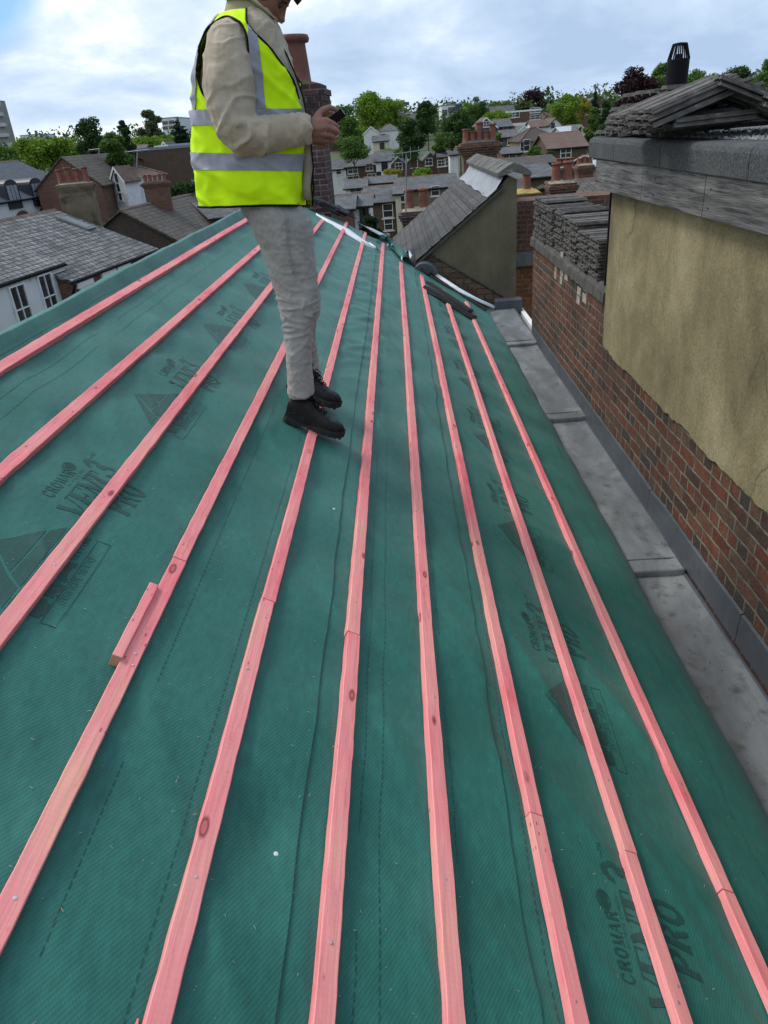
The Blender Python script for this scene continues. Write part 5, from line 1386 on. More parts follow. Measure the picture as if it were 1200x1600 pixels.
# ================================================================== TOWN
class House: pass
def bld(label, A, B, depth, ridge_px, kind, wall, roofm, wins=(), zb=None, name='house', over=0.25, group=None, frame=None, rise=None, cat=None):
    A = Vector(A); B = Vector(B); z = (A.z+B.z)/2
    u = Vector((B.x-A.x, B.y-A.y, 0)); L = u.length; u.normalize(); n = Vector((u.y, -u.x, 0))
    if n.dot(-A) < 0: n = -n
    bk = -n; A.z = B.z = z
    gzz = gz(*((A+B)/2).xy) if zb is None else zb
    gzz = min(gzz, z-2.5)-0.3
    H = House(); H.root = root = empty(name, Vector(((A.x+B.x)/2, (A.y+B.y)/2, gzz)), label, cat or 'house', group)
    def onpl(px, py, off): d = ray(px, py); P0 = A+bk*off; t = P0.dot(n)/d.dot(n); return d*t
    H.onfront = lambda px, py: onpl(px, py, 0)
    Z = Vector((0,0,1)); dz = Z*(z-gzz)
    if rise is None and ridge_px is not None:
        rise = onpl(*ridge_px, 0 if kind == 'front' else depth/2).z-z
    rise = max(rise or 0, 0.3)
    H.rise = rise; th = 0.12
    q = MB()
    if kind == 'gable':
        pts = [A-dz, A, A+bk*depth/2+Z*(rise-.05), A+bk*depth, A+bk*depth-dz]; q.prism(pts, B-A)
        q.build('wall', wall, root)
        for s in (0, 1):
            q = MB(); e = A+(bk*(depth) if s else Vector((0,0,0))); o = bk*over if s else -bk*over; sl = rise/(depth/2)
            r0 = A+bk*depth/2+Z*(rise+0.0); e1 = e+o-Z*(over*sl)
            q.prism([e1-u*over, r0-u*over, r0-u*over+Z*th, e1-u*over+Z*th], (B-A)+u*2*over); q.build('roof', roofm, root)
        q = MB(); r0 = A+bk*depth/2+Z*(rise+th); q.prism([r0-u*over+bk*.13-Z*.05, r0-u*over+Z*.07, r0-u*over-bk*.13-Z*.05], (B-A)+u*2*over); q.build('ridge_tiles', H_RIDGE, root)
        q = MB(); g = A-bk*(over+0.06)-Z*(over*rise/(depth/2)+0.02); q.prism([g-u*over, g-u*over+bk*.11, g-u*over+bk*.11+Z*.09, g-u*over+Z*.09], (B-A)+u*2*over); q.build('gutter', BLK, root)
    elif kind == 'front':
        m_ = (A+B)/2; q.prism([A-dz, A, m_+Z*(rise-.03), B, B-dz], bk*depth); q.build('wall', wall, root)
        for s, e in ((-1, A), (1, B)):
            q = MB(); sl = rise/(L/2); e1 = e+u*s*over-Z*over*sl; q.prism([e1-bk*over*.6, m_+Z*rise-bk*over*.6, m_+Z*(rise+th)-bk*over*.6, e1+Z*th-bk*over*.6], bk*(depth+over)); q.build('roof', roofm, root)
            if frame: q = MB(); q.prism([e1-bk*(over*.6+.03)-Z*.1, m_+Z*(rise-.1)-bk*(over*.6+.03), m_+Z*(rise+th)-bk*(over*.6+.03), e1+Z*th-bk*(over*.6+.03)], bk*0.028); q.build('bargeboard', frame, root)
    elif kind == 'hip':
        q.prism([A-dz, B-dz, B, A], bk*depth); q.build('wall', wall, root)
        o = over; c = [A-u*o-bk*o, B+u*o-bk*o, B+u*o+bk*(depth+o), A-u*o+bk*(depth+o)]; hl = min(depth/2, L*0.42)
        r1 = A+u*hl+bk*depth/2+Z*rise; r2 = B-u*hl+bk*depth/2+Z*rise; q = MB()
        q.poly([c[0], c[1], r2, r1]); q.poly([c[1], c[2], r2]); q.poly([c[2], c[3], r1, r2]); q.poly([c[3], c[0], r1]); q.poly(c[::-1]); q.build('roof', roofm, root)
        q = MB()
        for a, b in ((c[0], r1), (c[3], r1), (r1, r2), (c[1], r2), (c[2], r2)): q.tube([a+Z*.03, b+Z*.03], 0.09, 6)
        q.build('ridge_tiles', H_RIDGE, root)
    else:
        q.prism([A-dz, B-dz, B, A], bk*depth); q.build('wall', wall, root)
        q = MB(); q.prism([A-n*-.08-Z*.05-u*.1, B-n*-.08-Z*.05+u*.1, B+n*.08+Z*.25+u*.1, A+n*.08+Z*.25-u*.1], bk*(depth+.1)); q.build('roof', roofm, root)
    rot = Matrix((u, n, Z)).transposed()
    for wn in wins:
        px, py, w, h = wn[:4]; w *= (0.64 if A.y > 46 else 1); h *= (0.66 if A.y > 46 else 1); st = wn[4] if len(wn) > 4 else 'white'
        P = onpl(px, py, 0)
        fm = WPAINT if st != 'dark' else BLK
        q = MB(); t = min(0.07, w*0.07)
        q.box(P+u*(-w/2)+n*.03, (t, .10, h), rot); q.box(P+u*(w/2)+n*.03, (t, .10, h), rot)
        q.box(P+Z*(h/2)+n*.032, (w+t, .10, t), rot); q.box(P-Z*(h/2)+n*.032, (w+t, .10, t), rot)
        q.box(P+n*.028, (w, .085, t*.7), rot)
        if w > 0.8: q.box(P+n*.026, (t*.6, .08, h), rot)
        f = q.build('window', fm, root)
        q = MB(); q.box(P+n*.012, (w-t*.5, .02, h-t*.5), rot); q.build('pane', GLASS if st != 'curt' else CURT, f)
        if st in ('white', 'curt') and L < 60:
            q = MB(); q.box(P-Z*(h/2+.09)+n*.06, (w+.3, .16, .07), rot); q.build('sill', WPAINT, f)
        if st == 'lintel': q = MB(); q.box(P+Z*(h/2+.16)+n*.05, (w+.4, .12, .22), rot); q.build('lintel', WPAINT, f)
    H.A, H.B, H.u, H.n, H.bk, H.depth, H.rot, H.z = A, B, u, n, bk, depth, rot, z
    def roofhit(px, py):
        sl = Vector((bk.x*depth/2, bk.y*depth/2, rise)); nn = u.cross(sl).normalized(); nn = nn if nn.z > 0 else -nn
        d = ray(px, py); P0 = A+Z*th; return d*(P0.dot(nn)/d.dot(nn)), Matrix((u, sl.normalized(), nn)).transposed()
    H.roofhit = roofhit
    return H
H_RIDGE = simple('ridge tile', (0.15,0.10,0.08), 0.9, 0.4, 3)

# --- left side of the street
h1 = bld('white rendered house with grey slate roof and tall sash windows at left edge', atZ(-60,467.3,-4), atZ(99.7,413.8,-4), 8.6, (60,338), 'gable', WREND, SLATEL, [(34,482,1.0,1.75),(76,463,1.0,1.75)], zb=-10.9, over=.06)
h2 = bld('brick house with white lintels and worn slate roof just above the ridge roll', atZ(110.6,441,-4.6), atZ(243,391,-4.6), 10.2, (135,322), 'gable', BRICKR, SLATEL, [(139,474,1.0,1.4,'lintel'),(175,456,1.0,1.4,'lintel'),(198,445,1.0,1.4,'lintel')], zb=-10.9, over=.12)
P, Rt = h2.roofhit(119, 350)
sk = MB(); sk.box(P+Rt.col[2]*.06, (.85, 1.7, .10), Rt); s_ = sk.build('skylight', IRON, h2.root)
sk = MB(); sk.box(P+Rt.col[2]*.115, (0.62, 1.4, .02), Rt); sk.build('pane', simple('sky lit roof glass', (0.25,0.30,0.32), 0.08, 0.2, spec=0.9), s_)
q = MB(); c = h2.A+h2.n*.3; q.tube([c+Vector((0,-.25,-.05)), c+Vector((-.2,-.35,-.5)), c+Vector((-.25,-.35,-6))], .06, 8); q.build('downpipe', BLK, h2.root)
cb, _r = h2.roofhit(128, 333)
chimney('wide rendered chimney with blackened corbels and four red pots on the grey slate roof', cb+Vector((0,0,-.9)), 1.75, .8, 2.3, R_(8), simple('dirty cement render', (0.15,0.12,0.075), .9, .3, 1.5, stain=((0.05,0.045,0.035), 1.2, 0.5)), [1,1.1,1,1.05], pot_h=.72, pot_r=.16, corbel=.14, potm=TERR, courses=4)
h3 = bld('white house with blue slate mansard roof and two black arched dormers', atZ(-60,325,-2.6), atZ(122,297.4,-2.6), 11, (50,251.5), 'gable', WREND, SLATEB, [], zb=-10)
for px, py in ((25,313),(63,309)):
    P = h3.onfront(px, 326-(px-25)*.12); u, n = h3.u, h3.n; q = MB(); w2 = .85; b0 = P+n*.12
    pr = [b0-u*w2, b0+u*w2, b0+u*w2+Vector((0,0,1.75))]+[b0+u*w2*math.cos(a)+Vector((0,0,1.75+.42*math.sin(a))) for a in [math.pi*k/8 for k in range(1,8)]]+[b0-u*w2+Vector((0,0,1.75))]
    q.prism(pr, -n*3.4); dm = q.build('dormer', simple('black dormer lead', (0.03,0.034,0.045), .5, .3, 2), h3.root)
    q = MB()
    for k in (-1, 0, 1): q.box(b0+u*.45*k+n*.03+Vector((0,0,1.12)), (.34, .05, 1.25), h3.rot)
    q.build('dormer_window', simple('pale blind', (0.30,0.31,0.33), .3, .2, 4), dm)
for px, py in ((35,336),(70,330)):
    P = h3.onfront(px, py); q = MB(); pr = [P+h3.u*(1.0*math.cos(a))+Vector((0,0,.75*math.sin(a)-.4))+h3.n*.06 for a in [math.pi*k/10 for k in range(11)]]; q.prism(pr, -h3.n*.05); q.build('brick_arch', BRICKR, h3.root)
h4 = bld('red brick gabled house behind the chimney with four pots', atY(57,294,66), atY(158,290,66), 12, (108,246), 'front', BRICKR, TILEB, [], zb=-10)
h5 = bld('dark roofed brick house with a black downpipe between the gable and white cottage', atY(141,287,72), atY(176,279,73), 9, (158,262), 'gable', BRICKR, SLATEN, [], zb=-10)
q = MB(); P = h5.onfront(153, 300); q.tube([P+Vector((0,0,1.3))+h5.n*.1, P+h5.n*.1-Vector((0,0,8))], .09, 6); q.build('downpipe', BLK, h5.root)
h6 = bld('brown tiled low house behind the dark roofed brick house', atY(110,262,86), atY(180,256,86), 10, (146,248), 'gable', BRICKB, TILEB, [], zb=-8)
h7 = bld('white cottage with hipped red brown roof and tiny black windows', atY(196,281,70), atY(256,272,73), 8, (205,252), 'hip', WREND, TILER, [(209,281,.6,.6,'dark'),(216,314,.7,.9,'dark'),(217,306,.7,.9,'dark')], zb=-10)
h7b = bld('narrow stone gabled house end with tall white windows beside the white cottage', atY(173,279,69), atY(194,284,68), 1.5, (181,262), 'front', WREND, TILER, [(184,285,.8,2.2),(187,300,.8,2.0)], zb=-10, frame=WPAINT)
h8 = bld('long blank brown brick warehouse wall behind the man\'s back', atY(213,241,95), atY(330,222,100), 20, None, 'flat', BRICKB, IRON, [], zb=-8, rise=1, name='warehouse', cat='warehouse')
h8b = bld('small blue grey rooftop plant room on the brown warehouse', atY(264,231,104), atY(312,223,106), 8, None, 'flat', simple('blue grey cladding', (0.10,0.12,0.15), .5, .2), simple('pale metal roof', (0.30,0.34,0.40), .4, .1), [], zb=1.5, name='plant_room', cat='plant room')
h8b.root.location = h8b.root.location
bld('little white gable behind the warehouse roof', atY(250,232,108), atY(264,231,108), 5, (257,222), 'front', WREND, TILEB, [], zb=-4, frame=WPAINT)
bld('small white roofed shed left of the warehouse', atY(203,240,100), atY(222,238,100), 5, (211,229), 'gable', WREND, SLATEG, [], zb=-6, name='shed', cat='shed')
R1, R2 = atZ(190,330,-3.4), atZ(335,297,-3.4); uu = (R2-R1).normalized(); nn = Vector((uu.y, -uu.x, 0)); nn = nn if nn.dot(-R1) > 0 else -nn
h9 = bld('dark brown pantiled roof with a plain dark tile hung end in front of the warehouse', R1+nn*5.2-Vector((0,0,3.0)), R2+nn*5.2-Vector((0,0,3.0)), 10.4, None, 'gable', TILED, TILEB, [], zb=-10.9, rise=3.0)
cb = atZ(250, 320, -3.5)
chimney('brick chimney with a heavy dark corbelled head and five short red pots', cb+Vector((0,0,-.9)), 1.75, .75, 2.4, R_(8), BRICKR, [1,1,.9,1,1], pot_h=.5, pot_r=.15, corbel=.2, courses=4, capm=CAP)
h10 = bld('small grey slated roof just behind the man\'s waist', atY(330,345,60), atY(400,330,62), 7, (365,311), 'gable', BRICKR, SLATEG, [], zb=-10)
bld('brown roof with chimney just left of the grey slated roof', atY(290,330,72), atY(345,322,72), 8, (318,306), 'gable', BRICKR, TILEB, [], zb=-9)
tw = empty('tower_block', atY(-15, 240, 260), 'grey concrete tower block cut by the left edge of the photo', 'tower block')
A, T = atY(19, 240, 260), atY(3, 150, 260); q = MB(); zt = T.z-1; q.bb(A.x-26, 260, -5, A.x, 265, zt); q.build('wall', simple('grey concrete', (0.27,0.26,0.25), .9, .2, .2), tw)
for k in range(14):
    z = zt-1.5-k*2.9; q = MB(); q.bb(A.x-27, 259, z, A.x+0.8, 260.2, z+1.0); q.build('balcony', simple('pale panel', (0.42,0.42,0.42), .8, .15, .5) if k == 0 else bpy.data.materials['pale panel'], tw)
bld('low white flat block on the skyline above the bright hedge', atY(31,213,400), atY(60,209,400), 20, None, 'flat', WREND, IRON, [], rise=1, name='flat_block', cat='apartment block')
bld('pale apartment block behind the feathery tree', atY(252,186,300), atY(276,183,300), 20, None, 'flat', WREND, IRON, [(258,192,3,1.6,'dark'),(268,191,3,1.6,'dark'),(258,200,3,1.6,'dark'),(268,199,3,1.6,'dark')], rise=1, name='apartment_block', cat='apartment block')

# --- middle
bld('white stucco villa with shallow grey hipped roof among the trees', atY(592,206,165), atY(622,202,165), 12, (607,194), 'hip', WREND, SLATEG, [(600,215,1.2,1.8,'dark')])
bld('white villa wing with a pediment left of the stucco villa', atY(568,210,160), atY(592,207,160), 9, (580,198), 'front', WREND, SLATEG, [], frame=WPAINT)
bld('cream lower house in front of the white villa', atY(583,223,145), atY(607,219,145), 8, (595,213), 'gable', CREAM, SLATEG, [(597,228,1.2,1.5,'dark')])
bld('white rendered terraced house at the left end of the far row', atY(500,268,115), atY(540,263,115), 8, (520,251), 'gable', WREND, SLATEG, [(529,268,1.1,1.1,'white')])
bld('brown brick terraced house with four white windows in the far row', atY(540,263,115), atY(587,257,115), 8, (563,245), 'gable', BRICKB, SLATEG, [(551,265,2.2,1.5),(577,261,1.6,1.4),(552,280,2.6,1.3),(581,277,1.8,1.4)])
bld('taller white terraced house at the right end of the far row', atY(587,254,112), atY(610,251,112), 8, (599,238), 'gable', WREND, SLATEG, [(601,260,1.3,1.6,'dark'),(592,272,.9,.9,'dark')])
for i, (l, r, a, wx, lab) in enumerate(((610,635,624,623,'left'),(635,660,647,647,'middle'),(660,685,671,670,'right'))):
    yb = (260, 256, 252)[i]
    bld('small red brick gabled house, %s one of three in a row' % lab, atY(l,yb,125), atY(r,yb-2,125), 9, (a, (247,243.5,239.5)[i]), 'front', BRICKR, SLATEG, [(wx,(259.5,256,253)[i],1.7,1.5)], frame=SLATEG)
bld('brown house with wide white window right of the three brick gables', atY(685,247,122), atY(700,245,122), 8, (692,236), 'gable', BRICKD, SLATEG, [(690,255,1.9,1.3),(698,253,1.2,1.5)])
bld('narrow white house wall above the big chimney', atY(703,244,118), atY(716,242,118), 8, (709,236), 'gable', WREND, SLATEG, [])
bld('brick house with grey roof and one white sash window facing the camera', atY(571,321,62), atY(617,313,62), 8, (593,293), 'gable', BRICKB, SLATEG, [(606,329,1.2,1.5),(607,350,1.0,1.3)])
bld('ochre rendered house side next to the brick house', atY(617.5,305,61), atY(626,304,61), 8, (622,299), 'gable', CREAM, SLATEG, [])
bld('long grey slate roof over a pale stone house in the dip', atY(620,301,72), atY(715,290,72), 9, (665,277), 'gable', BRICKY, SLATEG, [(626,306,1.1,1.5),(680,298,1.1,1.2)])
bld('grey roofed white extension with vertical cladding', atY(551,327,50), atY(577,321,50), 7, (560,306), 'gable', WPAINT, SLATEG, [(566,334,.5,1.4,'dark'),(572,333,.5,1.4,'dark')])
bld('low brick outhouse left of the white extension', atY(524,330,48), atY(550,327,48), 6, (536,308), 'gable', BRICKR, SLATEG, [])
bld('house with white dormer wall behind the extension', atY(540,297,80), atY(571,293,80), 8, (556,282), 'gable', WREND, SLATEG, [(556,300,1.8,1.0,'white')])
bld('grey slate roofed cottage above the yellow shrub', atY(571,290,84), atY(618,284,84), 8, (595,277), 'gable', BRICKY, SLATEG, [])
bld('white modern flats with dark corner on the hill', atY(690,166,230), atY(712,163,230), 14, None, 'flat', WREND, IRON, [(695,176,2,2,'dark'),(695,188,2,2,'dark'),(706,172,3,2,'dark')], rise=1, name='apartment_block', cat='apartment block')
bld('dark clad end of the modern flats', atY(712,163.5,228), atY(719,162.5,228), 14, None, 'flat', SLATEB, IRON, [], rise=1, name='apartment_block', cat='apartment block')
bld('white box house with one small dark window on the hill', atY(633,177,220), atY(645,175,220), 8, None, 'flat', WREND, IRON, [(640,180,1.8,.8,'dark')], rise=1)
bld('dark slate clad box house on the hill', atY(622,179,221), atY(633,177,221), 8, None, 'flat', SLATEB, IRON, [], rise=1)
bld('pale grey office roof on the skyline behind bright trees', atY(612,160,290), atY(632,158,290), 12, None, 'flat', simple('pale grey cladding', (0.3,0.33,0.34), .6, .1), IRON, [(622,163,12,1.4,'dark')], rise=1, name='office_block', cat='office')
# --- right of the middle
bld('dark grey gabled house with white bargeboards under the trees', atY(744,201,130), atY(776,198,130), 9, (760,184), 'front', SLATEB, SLATEG, [(760,194,1.4,1.1)], frame=WPAINT)
bld('grey roofed house right of the one with white bargeboards', atY(776,200,132), atY(800,197,132), 9, (788,187), 'gable', SLATEB, SLATEG, [(790,203,1.2,1.3)])
fl_ = bld('three storey red brick flats with white bands on the hill', atY(793,178,170), atY(846,170,170), 14, None, 'flat', BRICKR, WPAINT, [(836,172,3.2,1.3),(836,183,3.2,1.3),(799,180,2.2,1.4),(806,179,2.2,1.4)], rise=1, name='apartment_block', cat='apartment block')
q = MB(); P = fl_.onfront(806, 186); Q = fl_.onfront(846, 181); q.prism([fl_.A+fl_.n*.05-Vector((0,0,2.0)), fl_.B+fl_.n*.05-Vector((0,0,2.0)), fl_.B+fl_.n*.05-Vector((0,0,2.5)), fl_.A+fl_.n*.05-Vector((0,0,2.5))], fl_.n*.05); q.build('white_band', WPAINT, fl_.root)
bld('grey slated house with white pediment below the brick flats', atY(806,210,125), atY(832,206,125), 8, (820,197), 'front', WREND, SLATEG, [], frame=WPAINT)
bld('terrace with dark grey walls below the brick flats', atY(786,216,118), atY(810,213,118), 8, (797,204), 'gable', SLATEB, SLATEG, [(797,221,1.2,1.3)])
bld('olive brick house with a large brown hipped roof', atY(814,223,95), atY(873,216,95), 9, (843,199), 'hip', BRICKY, TILED, [(823,227,1.1,1.8),(848,225,1.2,2.0),(815.5,230,.6,1.6)])
bld('white gabled house beside the bright green tree', atY(857,197,140), atY(878,194,140), 9, (868,185), 'front', WREND, TILER, [(864,196,.9,1.2,'dark')], frame=TILER)
bld('white house with brown roof left of the white gabled house', atY(832,200,140), atY(857,197,140), 8, (845,189), 'gable', WREND, TILER, [(840,203,1.4,1.2,'dark')])
bld('brown roofed brick house with a single white window below the bright tree', atY(858,234,80), atY(917,228,80), 9, (888,208), 'gable', BRICKB, TILER, [(884,239,1.6,1.3)])
bld('cream gabled house with grey roof beneath the conifer', atY(897,206,112), atY(917,207,112), 9, (904,196), 'front', CREAM, SLATEG, [(904,206,.9,1.5,'dark')], frame=CREAM)
bld('low pale roofed annex left of the cream gabled house', atY(878,208,114), atY(897,206,114), 7, (888,198), 'gable', CREAM, simple('pale roof sheet', (0.4,0.42,0.45), .5, .1), [])
bld('red brick house with one white sash left of the olive brick house', atY(788,243,75), atY(814,239,75), 8, (801,232), 'gable', BRICKR, SLATEG, [(801,248,1.0,1.4)])
bld('row of low grey roofs behind the neighbouring gable', atY(786,284,45), atY(866,275,45), 7, (825,260), 'gable', BRICKR, SLATEG, [])
bld('second low grey roofed row behind the first', atY(790,262,58), atY(870,254,58), 6, (830,249), 'gable', BRICKR, SLATEN, [(812,268,.9,.8),(845,264,.9,.8)])
bld('dark pantiled roof beside the two pot chimney', atY(896,331,24), atY(985,322,24), 7, (930,286), 'gable', BRICKR, TILEB, [], zb=-9)
bld('pale flat roofed house just left of the corner of the ochre store', atY(932,262,60), atY(965,259,60), 8, (948,243), 'gable', simple('dark grey wall', (0.09,0.09,0.085), .9, .3), simple('pale roof sheet b', (0.36,0.37,0.39), .6, .15), [])
bld('white shopfront wall strip beyond the two pot chimney', atY(848,258,66), atY(868,256,66), 6, None, 'flat', WREND, IRON, [], rise=1)
bld('grey ridge roof in front of the red brick party wall', atY(800,330,17), atY(832,328,17), 5, (815,305), 'gable', BRICKR, SLATEN, [], zb=-9)

# --- chimneys of the neighbouring terraces
def chim_px(label, pxl, pxr, ytop, ybot, Y, wall, pots, **k):
    A, B = atY(pxl, ytop, Y), atY(pxr, ytop, Y); c = (A+B)/2; zb = atY((pxl+pxr)/2, ybot, Y).z
    cor = k.get('corbel', .06); return chimney(label, (c.x, Y+.4, zb), (B.x-A.x)-2*cor, k.pop('d', .6), c.z-zb, R_(k.pop('az', 0)), wall, pots, **k)
chim_px('dark corbelled chimney with two red square shouldered pots left of the gable roof', 622, 682, 330, 420, 20, BRICKD, [1,1], pot_h=.5, pot_r=.12, corbel=.12)
chim_px('large ornate red brick chimney with five pots rising behind the gable ridge cap', 714, 788, 226, 330, 26, BRICKR, [.8,.65,1.15,.6,1.0], pot_h=.5, pot_r=.11, corbel=.22, courses=4, capm=CAP)
chim_px('short chimney with one red pot and yellow lichen right of the gable', 806, 850, 302, 400, 15.5, BRICKR, [1], pot_h=.34, pot_r=.085, corbel=.04, capm=simple('yellow lichen mortar', (0.34,0.24,0.06), .95, .4, 6))
chim_px('brick chimney with two red pots on pale flaunching beyond the parapet tiles', 858, 906, 286, 380, 22, BRICKR, [1,1.05], pot_h=.5, pot_r=.13, corbel=.10)
chim_px('reddish brick chimney with broken top right of the two pot chimney', 902, 932, 258, 330, 32, BRICKR, [.5,.6,.5], pot_h=.5, pot_r=.12, corbel=.08)
chim_px('row chimney with stubby pots behind the low grey roofs', 868, 902, 262, 320, 40, BRICKB, [.7,.7,.7], pot_h=.6, pot_r=.15, corbel=.1)
chim_px('small chimney on the far terrace behind the mast', 640, 652, 246, 262, 110, BRICKB, [.6,.6], pot_h=.5, pot_r=.15)
# aerials
def aerial(label, px, y0, y1, Y, arms=5, wide=.9):
    A, B = atY(px, y0, Y), atY(px+1, y1, Y); r = 0.0009*Y; q = MB(); q.tube([A, B], r, 5); root = empty('tv_aerial', A, label, 'aerial'); q.build('mast', IRON, root)
    q = MB(); q.tube([B+Vector((-wide/2,0,0)), B+Vector((wide/2,0,.05))], r*.6, 4)
    for k in range(arms): x = -wide/2+wide*k/(arms-1); q.tube([B+Vector((x,-.2,-.0)), B+Vector((x,.2,0))], r*.45, 4); q.tube([B+Vector((x,0,-.14)), B+Vector((x,0,.14))], r*.45, 4)
    q.build('antenna', IRON, root)
aerial('tall grey television aerial mast beside the gable roof', 634, 332, 240, 19.5, 6, 1.0)
aerial('thin television aerial on the brown roof in front of the dark tree', 154, 262, 233, 84, 4, 2.2)
aerial('television aerial on the white cottage roof', 214, 262, 236, 71, 4, 2.0)
aerial('bent grey aerial pole on the dark pantiled roof behind the man', 309, 318, 282, 50, 3, .8)

# ================================================================== TREES
LM = {'bright': mat_leaf('bright green leaves', (0.12,0.22,0.018), (0.26,0.40,0.04)), 'mid': mat_leaf('green leaves', (0.06,0.13,0.02), (0.15,0.26,0.045)),
      'dark': mat_leaf('dark green leaves', (0.025,0.062,0.016), (0.07,0.14,0.03)), 'copper': mat_leaf('copper beech leaves', (0.022,0.008,0.012), (0.065,0.022,0.03)),
      'yellow': mat_leaf('golden leaves', (0.22,0.22,0.03), (0.50,0.45,0.06)), 'olive': mat_leaf('olive leaves', (0.06,0.085,0.03), (0.15,0.18,0.07)), 'conifer': mat_leaf('conifer needles', (0.012,0.032,0.014), (0.03,0.065,0.025))}
BARK = simple('bark', (0.09,0.07,0.055), .9, .3, 2)
def tree(label, cx, yb, yt, wpx, Y, kind, seed, shape='round', nleaf=5200, name='tree', group=None):
    rr = random.Random(seed); B = atY(cx, yb, Y); T = atY(cx, yt, Y); wd = (atY(cx+wpx/2, (yb+yt)/2, Y)-atY(cx-wpx/2, (yb+yt)/2, Y)).x
    hgt = T.z-B.z; g = min(gz(B.x, Y), B.z)
    root = empty(name, Vector((B.x, Y, g)), label, 'tree' if name != 'shrub' else 'shrub', group)
    c0 = Vector((B.x, Y, B.z)); lobes = []
    if shape in ('cone', 'cedar'):
        for k in range(16):
            t = k/15; r = wd/2*(1-t)*1.0+0.04*wd; lobes.append((c0+Vector((rr.uniform(-.3,.3)*r, rr.uniform(-.3,.3)*r, hgt*(.08+.88*t))), r*(0.75 if shape == 'cone' else rr.uniform(.6,1.1)), hgt*(.06 if shape == 'cone' else .035)))
    else:
        nl = {'round': 16, 'tall': 14, 'sparse': 18, 'wide': 20}[shape]
        for k in range(nl):
            a = rr.uniform(0, 6.28); v = rr.uniform(0.12, 0.92) if shape != 'sparse' else rr.uniform(.2,.97)
            env = math.sin(math.pi*min(1, max(0, (v*0.88+.10))))**.6
            rad = wd/2*env*rr.uniform(.25,.80); r = wd*rr.uniform(.16,.27)*(0.75 if shape in ('sparse','tall') else 1)
            if v > .8: r *= .8
            z = hgt*v; z = min(z, hgt-r*.8); z = max(z, r*.5)
            lobes.append((c0+Vector((rad*math.cos(a), rad*math.sin(a), z)), r, r*rr.uniform(.6,.9)))
        lobes.append((c0+Vector((0,0,hgt*.5)), wd*.26, hgt*.34)); lobes.append((c0+Vector((rr.uniform(-.1,.1)*wd,0,hgt-.12*wd)), wd*.16, wd*.14))
    q = MB(); tot = sum(l[1]**2 for l in lobes); ls = wd*0.024+0.05
    vs, fs = q.v, q.f
    for c, r, rz in lobes:
        n = int(nleaf*r*r/tot)
        for _ in range(n):
            th = rr.uniform(0, 6.283); zz = rr.uniform(-1, 1); rad = math.sqrt(1-zz*zz); k = rr.random()**.33*rr.uniform(.82,1.12)
            p = c+Vector((r*rad*math.cos(th)*k, r*rad*math.sin(th)*k, rz*zz*k))
            a = Vector((rr.gauss(0,1), rr.gauss(0,1), rr.gauss(0,.6))).normalized(); b2 = a.cross(Vector((rr.gauss(0,1), rr.gauss(0,1), rr.gauss(0,1)))).normalized(); s = ls*rr.uniform(.5,1.3)
            i0 = len(vs); vs.append(p-a*s-b2*s*.3); vs.append(p-b2*s*.5+a*s*.2); vs.append(p+a*s); vs.append(p+b2*s*.6); fs.append((i0,i0+1,i0+2,i0+3))
    q.build('crown', LM[kind], root)
    q = MB(); tr_ = max(.12, wd*.028); gp = Vector((B.x, Y, g-.3)); top = c0+Vector((0,0,hgt*.75))
    q.tube([gp, gp.lerp(top, .35)+Vector((tr_*.5,0,0)), top], [tr_, tr_*.75, tr_*.2], 7)
    for c, r, rz in lobes[:7]:
        s0 = gp.lerp(top, rr.uniform(.45,.8)); q.tube([s0, s0.lerp(c, .5)+Vector((0,0,-.05*r)), c], [tr_*.45, tr_*.3, tr_*.1], 5)
    q.build('trunk', BARK, root)
